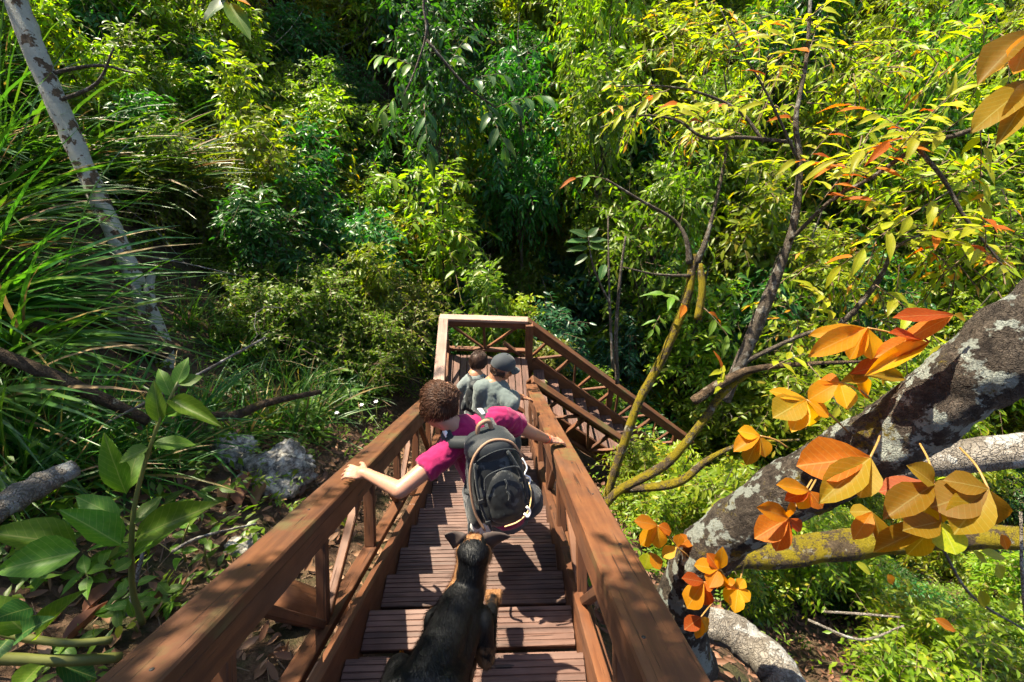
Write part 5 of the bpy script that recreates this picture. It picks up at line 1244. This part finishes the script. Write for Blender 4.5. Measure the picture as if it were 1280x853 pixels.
# ---- woman in magenta, nearest
def limb2(a, m, b_, r): return [('cap', a, m, r[0], r[1]), ('cap', m, b_, r[1], r[2])]
W = empty('person', (-.1, 1.86, tread_z(1.9))); tag(W, 'person in magenta t-shirt bending down the steps, both hands on the rails', 'person')
wh = at(547, 508, 2.30); wf = Vector((-.42, .72, -.55)); wR = rotm(wf, (0.05, .35, .9))
nk = at(580, 541, 2.32); shl = at(558, 566, 2.26); shr = at(628, 522, 2.42)
hl = at(432, 590, 2.28); wl = at(458, 592, 2.24); el = at(500, 613, 2.12)
wr_ = at(684, 549, 2.86); er = at(664, 541, 2.62); hr = at(700, 553, 2.93)
pel = at(632, 626, 2.46); chest = at(600, 568, 2.42)
kl, kr = Vector((-.20, 1.86, -2.50)), Vector((.08, 1.95, -2.52)); al, ar = Vector((-.18, 1.73, tread_z(1.75) + .09)), Vector((.07, 2.02, tread_z(2.05) + .09))
hipl, hipr = pel + Vector((-.10, 0, 0)), pel + Vector((.10, 0, 0))
bp = head_prims(wh, wR, 1.0) + [('cap', wh + wR @ Vector((0, -.035, -.05)), nk, .050, .056), ('cap', nk, chest, .058, .11), ('cap', chest, pel, .120, .13), ('cap', nk, shl, .05, .05), ('cap', nk, shr, .05, .05)]
bp += limb2(shl, el, wl, (.050, .040, .026)) + limb2(shr, er, wr_, (.050, .038, .026))
bp += hand_prims(wl, hl - wl, (.1, -.1, 1), 1, .98) + hand_prims(wr_, hr - wr_ + Vector((.03, 0, 0)), (0, .3, 1), -1, .98)
bp += limb2(hipl, kl, al, (.085, .058, .042)) + limb2(hipr, kr, ar, (.085, .058, .042))
body(bp, M['skin_fair'], W)
eyes(W, wh, wR)
strands('hair', W, wh, wR, 2400, 'hair_brown', 4, .0013, .003, .16, (.083, .103, .118), lambda d: d.y < .82 and d.z > -.62 + .5 * max(d.y, 0) and not (d.y > .3 and d.z < .25), 1.3, (.02, -.11, .06))
hb = wh + wR @ Vector((.02, -.086, .055))
organic('hair_base', [('ell', wh + wR @ Vector((0, -.018, .028)), (.079, .092, .088), wR), ('ell', hb, (.048, .040, .048), wR)], .007, 2, M['hair_brown'], W)
strands('hair_bun', W, hb, wR, 420, 'hair_brown', 8, .0014, .008, .10, (.056, .050, .056), None, 1.0, (.0, -.05, -.02))
def collar(parent, c, axis, r, mat):
    ax = Vector(axis).normalized(); u = ax.orthogonal().normalized(); v = ax.cross(u); s = Soup()
    s.tube([tuple(Vector(c) + (u * math.cos(a) + v * math.sin(a)) * r) for a in np.linspace(0, 6.283, 26)], [.011] * 26, 8); newobj('collar', s.mesh('collar', [M[mat]]), parent, Matrix.Identity(4))
nax = (wh + wR @ Vector((0, -.035, -.05)) - nk).normalized(); collar(W, nk + nax * .03, nax, .066, 'magenta')
shdir_l, shdir_r = (el - shl).normalized(), (er - shr).normalized()
sh = [('cap', nk + (chest - nk) * .08, chest, .100, .142), ('cap', chest, pel, .145, .15), ('cap', nk.lerp(shl, .35), shl, .072, .066), ('cap', nk.lerp(shr, .35), shr, .072, .066),
      ('cyl', shl, shl.lerp(el, .52), .066, .066), ('cyl', shr, shr.lerp(er, .50), .066, .070)]
organic('t_shirt', sh, .007, 4, M['magenta'], W, None, .010, 2)
organic('trousers', [('cap', pel + Vector((0, 0, -.02)), pel + Vector((0, .01, -.08)), .145, .14)] + [p for p in limb2(hipl, kl, al, (.105, .080, .062)) + limb2(hipr, kr, ar, (.105, .080, .062))], .008, 4, M['navy'], W, None, .006, 6)
organic('undershirt', [('cap', pel + Vector((-.10, -.05, .04)), pel + Vector((-.13, -.06, -.10)), .085, .07)], .008, 3, M['white_cloth'], W, None, .005, 1)
shoe(W, al, (0, 1, 0), M['shoe']); shoe(W, ar, (.1, 1, 0), M['shoe'])
s = Soup(); ax = (wr_ - er).normalized(); u = ax.orthogonal().normalized(); v_ = ax.cross(u); s.tube([tuple(wr_ - ax * .02 + (u * math.cos(a) + v_ * math.sin(a)) * .0285) for a in np.linspace(0, 6.283, 20)], [.004] * 20, 6); newobj('wristband', s.mesh('wristband', [M['band']]), W, Matrix.Identity(4))
pc = at(620, 598, 2.14); upv = (nk - pel).normalized()
pk, PQ, prib = backpack('black hiking backpack with tan trim worn over the magenta t-shirt', pc, (at(660, 565, 2.2) - at(580, 590, 2.1)), at(588, 532, 2.2) - at(648, 650, 2.32), .285, .45, .22, True)
def strap(parent, pts, w, th, mat, nm='shoulder_strap'):
    q = [np.array(p) for p in catmull([tuple(p) for p in pts], 6)]; s = Soup(); V = []; F = []; n = len(q)
    for i in range(n):
        t = Vector(q[min(i + 1, n - 1)] - q[max(i - 1, 0)]).normalized(); c = Vector(q[i]); out = (c - Vector(chest if parent is pk else pts[0])).normalized(); sd = t.cross(out).normalized(); out = sd.cross(t)
        for (a, b2) in ((1, 1), (-1, 1), (-1, -1), (1, -1)): V.append(tuple(c + sd * a * w / 2 + out * b2 * th / 2))
    for i in range(n - 1):
        for k in range(4): F.append((i * 4 + k, i * 4 + (k + 1) % 4, i * 4 + 4 + (k + 1) % 4, i * 4 + 4 + k))
    F += [(3, 2, 1, 0), tuple((n - 1) * 4 + k for k in range(4))]; s.add(V, F); return newobj(nm, s.mesh(nm, [M[mat]]), parent, Matrix.Identity(4))
bk = (pc - chest).normalized()
for sp_, side in ((shl, -1), (shr, 1)):
    base = nk.lerp(sp_, .62); f_ = (chest - pc).normalized()
    strap(pk, [PQ(side * .22, .38, -.42), base + bk * .05 + upv * .045, base + upv * .078, base + f_ * .07 + upv * .05, base + f_ * .13 - upv * .08, base + f_ * .10 - upv * .22, PQ(side * .42, -.2, -.5)], .058, .014, 'packgrey')
    strap(pk, [base + bk * .03 + upv * .068, base + upv * .087, base + f_ * .04 + upv * .078], .022, .008, 'whitecord', 'load_strap')

# ---- man with cap, in the middle
Pm = empty('person', (-.05, 3.2, tread_z(3.2))); tag(Pm, 'person in grey t-shirt and dark cap looking over the right handrail', 'person')
mh = at(628, 461, 3.85); mf = Vector((.80, .42, -.42)); mR = rotm(mf, (.18, .15, .95))
mnk = at(617, 483, 3.88); mshl = at(603, 486, 3.84); mshr = at(638, 505, 3.80); mch = at(622, 508, 3.95); mpel = mch + Vector((.0, -.12, -.36))
mer = at(640, 494, 4.10); mwr = at(650, 496, 4.32); mhr = at(664, 500, 4.40)
mel = at(600, 520, 4.0); mwl = at(606, 534, 4.2)
mkl, mkr = Vector((-.17, 3.22, tread_z(3.3) + .46)), Vector((.07, 3.28, tread_z(3.3) + .45)); mal, mar = Vector((-.16, 3.02, tread_z(3.05) + .09)), Vector((.06, 3.3, tread_z(3.35) + .09))
bp = head_prims(mh, mR, 1.0) + [('cap', mh + mR @ Vector((0, -.04, -.05)), mnk, .055, .062), ('cap', mnk, mch, .10, .14), ('cap', mch, mpel, .14, .14), ('cap', mnk, mshl, .065, .06), ('cap', mnk, mshr, .065, .06)]
bp += limb2(mshl, mel, mwl, (.055, .044, .028)) + limb2(mshr, mer, mwr, (.055, .044, .028)) + hand_prims(mwr, mhr - mwr, (0, .3, 1), -1, 1.05) + hand_prims(mwl, Vector((0, .4, -.8)), (0, -.9, 0), 1, 1.05)
bp += limb2(mpel + Vector((-.1, 0, 0)), mkl, mal, (.09, .06, .045)) + limb2(mpel + Vector((.1, 0, 0)), mkr, mar, (.09, .06, .045))
body(bp, M['skin_tan'], Pm); eyes(Pm, mh, mR)
organic('t_shirt', [('cap', mnk.lerp(mch, .25), mch, .135, .168), ('cap', mch, mpel, .170, .165), ('cap', mnk.lerp(mshl, .5), mshl, .082, .078), ('cap', mnk.lerp(mshr, .5), mshr, .082, .078),
        ('cyl', mshl, mshl.lerp(mel, .75), .078, .080), ('cyl', mshr, mshr.lerp(mer, .65), .078, .078)], .008, 4, M['greytee'], Pm, None, .007, 4)
organic('trousers', [('cap', mpel, mpel + Vector((0, .01, -.08)), .155, .15)] + limb2(mpel + Vector((-.1, 0, 0)), mkl, mal, (.11, .085, .07)) + limb2(mpel + Vector((.1, 0, 0)), mkr, mar, (.11, .085, .07)), .009, 4, M['navy'], Pm, None, .006, 6)
organic('elbow_sleeve', [('cyl', mer.lerp(mshr, .35), mer, .056, .052), ('cyl', mer, mer.lerp(mwr, .3), .052, .046)], .006, 2, M['navy'], Pm)
strands('hair', Pm, mh, mR, 160, 'hair_dark', 14, .003, .004, .05, (.080, .100, .096), lambda d: d.y < .1 and -.55 < d.z < .1, .6)
shoe(Pm, mal, (0, 1, 0), M['rubber']); shoe(Pm, mar, (.1, 1, 0), M['rubber'])
def cap_hat(parent, c, Rm):
    s = Soup(); V = []; F = []; nu, nv = 28, 9
    for i in range(nv + 1):
        th = math.pi / 2 * i / nv * 1.12
        for k in range(nu):
            a = 2 * math.pi * k / nu; r = math.sin(th) * (1 + .012 * math.cos(6 * a)) ; rz_ = math.cos(th)
            V.append(tuple(c + Rm @ Vector((.090 * r * math.cos(a), -.008 + .112 * r * math.sin(a), .018 + .100 * rz_))))
    for i in range(nv):
        for k in range(nu): F.append((i * nu + k, i * nu + (k + 1) % nu, (i + 1) * nu + (k + 1) % nu, (i + 1) * nu + k))
    s.add(V, F); crown_ = newobj('cap', s.mesh('cap', [M['cap']]), parent, Matrix.Identity(4))
    s = Soup(); V = []; F = []; nu = 17; nr = 5
    for lay in (0, 1):
        for i in range(nr + 1):
            for k in range(nu):
                a = math.pi * (.10 + .80 * k / (nu - 1)); t = i / nr
                x_ = .088 * math.cos(a); y0 = -.008 + .108 * math.sin(a); y_ = y0 + t * .075 * math.sin(a) ** .7
                V.append(tuple(c + Rm @ Vector((x_ * (1 + .05 * t), y_, .010 - .02 * t - .9 * x_ * x_ * (1 + t) - lay * .005))))
    m_ = (nr + 1) * nu
    for i in range(nr):
        for k in range(nu - 1):
            a = i * nu + k; F.append((a, a + 1, a + nu + 1, a + nu)); F.append((m_ + a, m_ + a + nu, m_ + a + nu + 1, m_ + a + 1))
    for k in range(nu - 1): a = nr * nu + k; F.append((a, a + 1, m_ + a + 1, m_ + a))
    s.add(V, F); newobj('brim', s.mesh('brim', [M['cap']]), crown_, Matrix.Identity(4))
    newobj('button', prim_mesh([('ell', c + Rm @ Vector((0, -.008, .119)), (.009, .009, .005), Rm)]).mesh('button', [M['cap']]), crown_, Matrix.Identity(4))
cap_hat(Pm, mh + mR @ Vector((0, 0, .022)), mR)

# ---- third person near the landing
Pt = empty('person', (-.3, 4.1, tread_z(4.0))); tag(Pt, 'person in pale grey t-shirt wearing a dark backpack near the landing', 'person')
th_ = at(598, 452, 4.85); tf = Vector((.35, .75, -.45)); tR = rotm(tf, (0, .2, .95))
tnk = at(594, 470, 4.84); tsl = at(583, 478, 4.84); tsr = at(610, 480, 4.9); tch = at(596, 496, 4.9); tpel = tch + Vector((.0, -.05, -.32))
tel = at(574, 489, 4.95); twl = at(564, 485, 5.0); thl = at(556, 483, 5.0); ter = at(618, 500, 5.1); twr = at(622, 512, 5.25)
tk1, tk2 = Vector((-.38, 4.05, tread_z(4.0) + .44)), Vector((-.16, 4.1, tread_z(4.0) + .42)); ta1, ta2 = Vector((-.36, 3.9, tread_z(3.9) + .09)), Vector((-.16, 4.12, tread_z(4.1) + .09))
bp = head_prims(th_, tR, .95) + [('cap', th_ + tR @ Vector((0, -.04, -.05)), tnk, .045, .05), ('cap', tnk, tch, .085, .12), ('cap', tch, tpel, .12, .125), ('cap', tnk, tsl, .055, .05), ('cap', tnk, tsr, .055, .05)]
bp += limb2(tsl, tel, twl, (.046, .036, .025)) + limb2(tsr, ter, twr, (.046, .036, .025)) + hand_prims(twl, thl - twl, (0, -.2, 1), 1, .95) + hand_prims(twr, Vector((0, .5, -.7)), (0, -.9, 0), -1, .95)
bp += limb2(tpel + Vector((-.09, 0, 0)), tk1, ta1, (.08, .055, .04)) + limb2(tpel + Vector((.09, 0, 0)), tk2, ta2, (.08, .055, .04))
body(bp, M['skin_tan'], Pt); eyes(Pt, th_, tR, .95)
organic('t_shirt', [('cap', tnk.lerp(tch, .2), tch, .11, .14), ('cap', tch, tpel, .142, .145), ('cap', tnk.lerp(tsl, .5), tsl, .068, .064), ('cap', tnk.lerp(tsr, .5), tsr, .068, .064), ('cyl', tsl, tsl.lerp(tel, .7), .064, .066), ('cyl', tsr, tsr.lerp(ter, .6), .064, .066)], .008, 4, M['greytee2'], Pt, None, .006, 7)
organic('trousers', [('cap', tpel, tpel + Vector((0, .01, -.08)), .14, .135)] + limb2(tpel + Vector((-.09, 0, 0)), tk1, ta1, (.10, .08, .065)) + limb2(tpel + Vector((.09, 0, 0)), tk2, ta2, (.10, .08, .065)), .009, 4, M['shorts'], Pt, None, .006, 3)
organic('hair_base', [('ell', th_ + tR @ Vector((0, -.016, .026)), (.075, .090, .086), tR)], .007, 2, M['hair_dark'], Pt)
strands('hair', Pt, th_, tR, 1300, 'hair_dark', 24, .0018, .005, .10, (.083, .101, .117), lambda d: d.y < .8 and d.z > -.55 + .6 * max(d.y, 0), .8)
shoe(Pt, ta1, (0, 1, 0), M['rubber']); shoe(Pt, ta2, (0, 1, 0), M['rubber'])
pc2 = at(597, 497, 4.66); tup = (tnk - tpel).normalized()
pk2, PQ2, _ = backpack('small dark navy backpack on the person near the landing', pc2, tsr - tsl, tup, .27, .36, .15, False)
for sp_, side in ((tsl, -1), (tsr, 1)):
    base = tnk.lerp(sp_, .6); f_ = (tch - pc2).normalized()
    strap(pk2, [PQ2(side * .24, .36, -.4), base - f_ * .05 + tup * .04, base + tup * .066, base + f_ * .07 + tup * .03, base + f_ * .10 - tup * .12, PQ2(side * .42, -.3, -.5)], .05, .012, 'pack2')

# ---- dog
dog = empty('dog', (-.15, .7, tread_z(.7))); tag(dog, 'black and tan dog walking down the steps behind the people', 'dog')
dh = at(592, 694, 1.70); dfw = Vector((.02, .80, -.60)); dR = rotm(dfw, (0, .5, .85))
nk0 = at(585, 722, 1.72); wi = at(572, 748, 1.63); md = at(550, 795, 1.47); hp = at(524, 848, 1.30); tb = at(502, 885, 1.22)
dn = Vector((0, -.35, -.94))
D_ = [('cap', wi + dn * .09, md + dn * .11, .094, .100), ('cap', md + dn * .11, hp + dn * .10, .100, .100), ('cap', wi + dn * .05, hp + dn * .06, .070, .078), ('cap', hp + dn * .09, tb + dn * .09, .100, .085),
      ('cap', wi + dn * .10 + Vector((0, .03, -.02)), wi + dn * .13 + Vector((0, .07, -.03)), .090, .075), ('cap', wi + dn * .06, nk0 + dn * .045, .080, .068), ('cap', nk0 + dn * .045, dh, .066, .055)]
E = lambda off, r3: ('ell', dh + dR @ Vector(off), r3, dR)
D_ += [E((0, .01, .015), (.066, .074, .054)), E((.032, .02, -.01), (.036, .048, .036)), E((-.032, .02, -.01), (.036, .048, .036)), E((0, .085, -.012), (.030, .058, .030)), E((0, .135, -.008), (.020, .018, .018))]
XD = .0
def dleg(hip, knee, hock, foot, r): return [('cap', hip, knee, r[0], r[1]), ('cap', knee, hock, r[1], r[2]), ('cap', hock, foot, r[2], r[2] * .92), ('ell', foot + Vector((0, .028, -.012)), (.031, .046, .021), Matrix.Identity(3))] + \
    [('cap', foot + Vector((dx, .045, -.012)), foot + Vector((dx * 1.2, .074, -.020)), .0135, .012) for dx in (-.024, -.008, .008, .024)]
fr = at(617, 774, 2.10); fr.z = tread_z(fr.y) + .034
D_ += dleg(wi + dn * .10 + Vector((.075, .0, 0)), wi + dn * .24 + Vector((.095, -.02, .0)), Vector((fr.x, fr.y - .02, fr.z + .10)), fr, (.052, .036, .025))
fl = Vector((wi.x - .13, wi.y + .10, 0)); fl.z = tread_z(fl.y) + .034
FEET = [fr, fl]
D_ += dleg(wi + dn * .10 + Vector((-.075, 0, 0)), wi + dn * .24 + Vector((-.09, -.02, 0)), Vector((fl.x, fl.y - .02, fl.z + .10)), fl, (.052, .036, .025))
for sx, fy in ((1, .14), (-1, -.05)):
    ft = Vector((hp.x + sx * .10, hp.y + fy - .02, 0)); ft.z = tread_z(ft.y) + .034
    FEET.append(ft); hpp = hp + dn * .08 + Vector((sx * .055, 0, 0))
    D_ += dleg(hpp, Vector((hp.x + sx * .085, hp.y + .08 + fy * .3, (hpp.z + ft.z) / 2 + .02)), Vector((ft.x, ft.y - .06, ft.z + .12)), ft, (.080, .045, .025))
D_ += [('cap', tb + dn * .03, tb + Vector((-.03, -.12, .02)), .028, .022), ('cap', tb + Vector((-.03, -.12, .02)), tb + Vector((-.05, -.26, -.05)), .022, .012)]
b = NT('dog_coat'); q = geopos(b); att = b.n('ShaderNodeAttribute', attribute_name='tan'); n1 = b.noise(q, 26, 5, .65); n2 = b.noise(b.mapping(q, (300, 90, 300)), 1.0, 3)
msk = b.ramp(b.math('ADD', att.outputs['Fac'], b.math('MULTIPLY', b.math('SUBTRACT', n1, .5), .7)), [(.42, (0, 0, 0)), (.58, (1, 1, 1))])
blk = b.mix(n2, (.0012, .0018, .0028), (.0045, .0048, .0055)); tn_ = b.mix(n2, (.17, .075, .028), (.34, .18, .085))
M['dog'] = b.finish(b.principled(b.mix(msk, blk, tn_), .5, b.bump(n2, .5, .004), .28))
dbody = organic('body', D_, .0062, 3, M['dog'], dog)
me = dbody.data; at_ = me.attributes.new('tan', 'FLOAT', 'POINT'); Ri = dR.transposed()
vals = np.zeros(len(me.vertices), dtype=np.float32)
for i, v in enumerate(me.vertices):
    l = Ri @ (v.co - dh); t = 0.0
    if l.length < .17 and l.y > -.015:
        t = max(t, .78 if (abs(l.x) > .036 and l.z < .045) else 0, .62 if (l.z > .03 and abs(l.x) < .03 and -.02 < l.y < .05) else 0, .7 if (l.y > .06 and l.z < -.005) else 0)
    fd = min((v.co - f_).length for f_ in FEET)
    if fd < .105: t = max(t, .95)
    elif fd < .15: t = max(t, .45)
    vals[i] = t
at_.data.foreach_set('value', vals)
def dog_ear(side):
    s = Soup(); V = []; F = []; base = dh + dR @ Vector((side * .050, -.008, .045)); tip = dh + dR @ Vector((side * (.138 if side > 0 else .105), -.02, .075 if side > 0 else .085))
    ax = tip - base; f_ = dR @ Vector((side * .25, .6, .5)); sd = ax.cross(f_).normalized(); nrm2 = sd.cross(ax).normalized()
    for k in range(7):
        t = k / 6; w_ = .043 * (1 - t) ** .65 + .002; c = base.lerp(tip, t) + nrm2 * .010 * math.sin(3 * t)
        for j in range(5): u_ = j / 2 - 1; V.append(tuple(c + sd * w_ * u_ + nrm2 * .012 * (u_ * u_) * (1 - t)))
    for k in range(6):
        for j in range(4): a = k * 5 + j; F.append((a, a + 1, a + 6, a + 5))
    s.add(V, F); me_ = s.mesh('ear', [M['dog_ear']]); o = newobj('ear', me_, dog, Matrix.Identity(4))
    md_ = o.modifiers.new('t', 'SOLIDIFY'); md_.thickness = .004; return o
M['dog_ear'] = plain('dog_ear_coat', (.045, .030, .024), .7, .5, 60)
dog_ear(-1); dog_ear(1)
for sx in (-1, 1): newobj('eye', prim_mesh([('ell', dh + dR @ Vector((sx * .034, .062, .012)), (.008, .008, .008), dR)]).mesh('eye', [M['rubber']]), dog, Matrix.Identity(4))
newobj('nose', prim_mesh([('ell', dh + dR @ Vector((0, .150, -.004)), (.014, .010, .011), dR)]).mesh('nose', [M['rubber']]), dog, Matrix.Identity(4))
# short fur lying along the coat
def fur(parent, me, n, ln, mat, seed):
    rr = np.random.default_rng(seed); nv = len(me.vertices); co = np.empty(nv * 3); me.vertices.foreach_get('co', co); co = co.reshape(-1, 3); nn = np.empty(nv * 3); me.vertices.foreach_get('normal', nn); nn = nn.reshape(-1, 3)
    idx = rr.choice(nv, n); P = co[idx] + rr.normal(0, .002, (n, 3)); N_ = nn[idx]; back = np.array([0, -1.0, .12]); t = back - N_ * (N_ @ back)[:, None]; D = nrmz(nrmz(t) + N_ * .35 + rr.normal(0, .22, (n, 3))); S_ = nrmz(np.cross(D, N_))
    L = ln * rr.uniform(.6, 1.3, (n, 1)); V = np.stack([P + S_ * .0007, P - S_ * .0007, P + D * L], 1).reshape(-1, 3); T = np.arange(3 * n).reshape(-1, 3)
    m2 = tri_mesh('fur', V, T, [mat]); a2 = m2.attributes.new('tan', 'FLOAT', 'POINT'); a2.data.foreach_set('value', np.repeat(vals[idx], 3).astype(np.float32))
    o = newobj('fur', m2, parent, Matrix.Identity(4)); o['kind'] = 'stuff'
fur(dog, me, 45000, .019, M['dog'], 3)
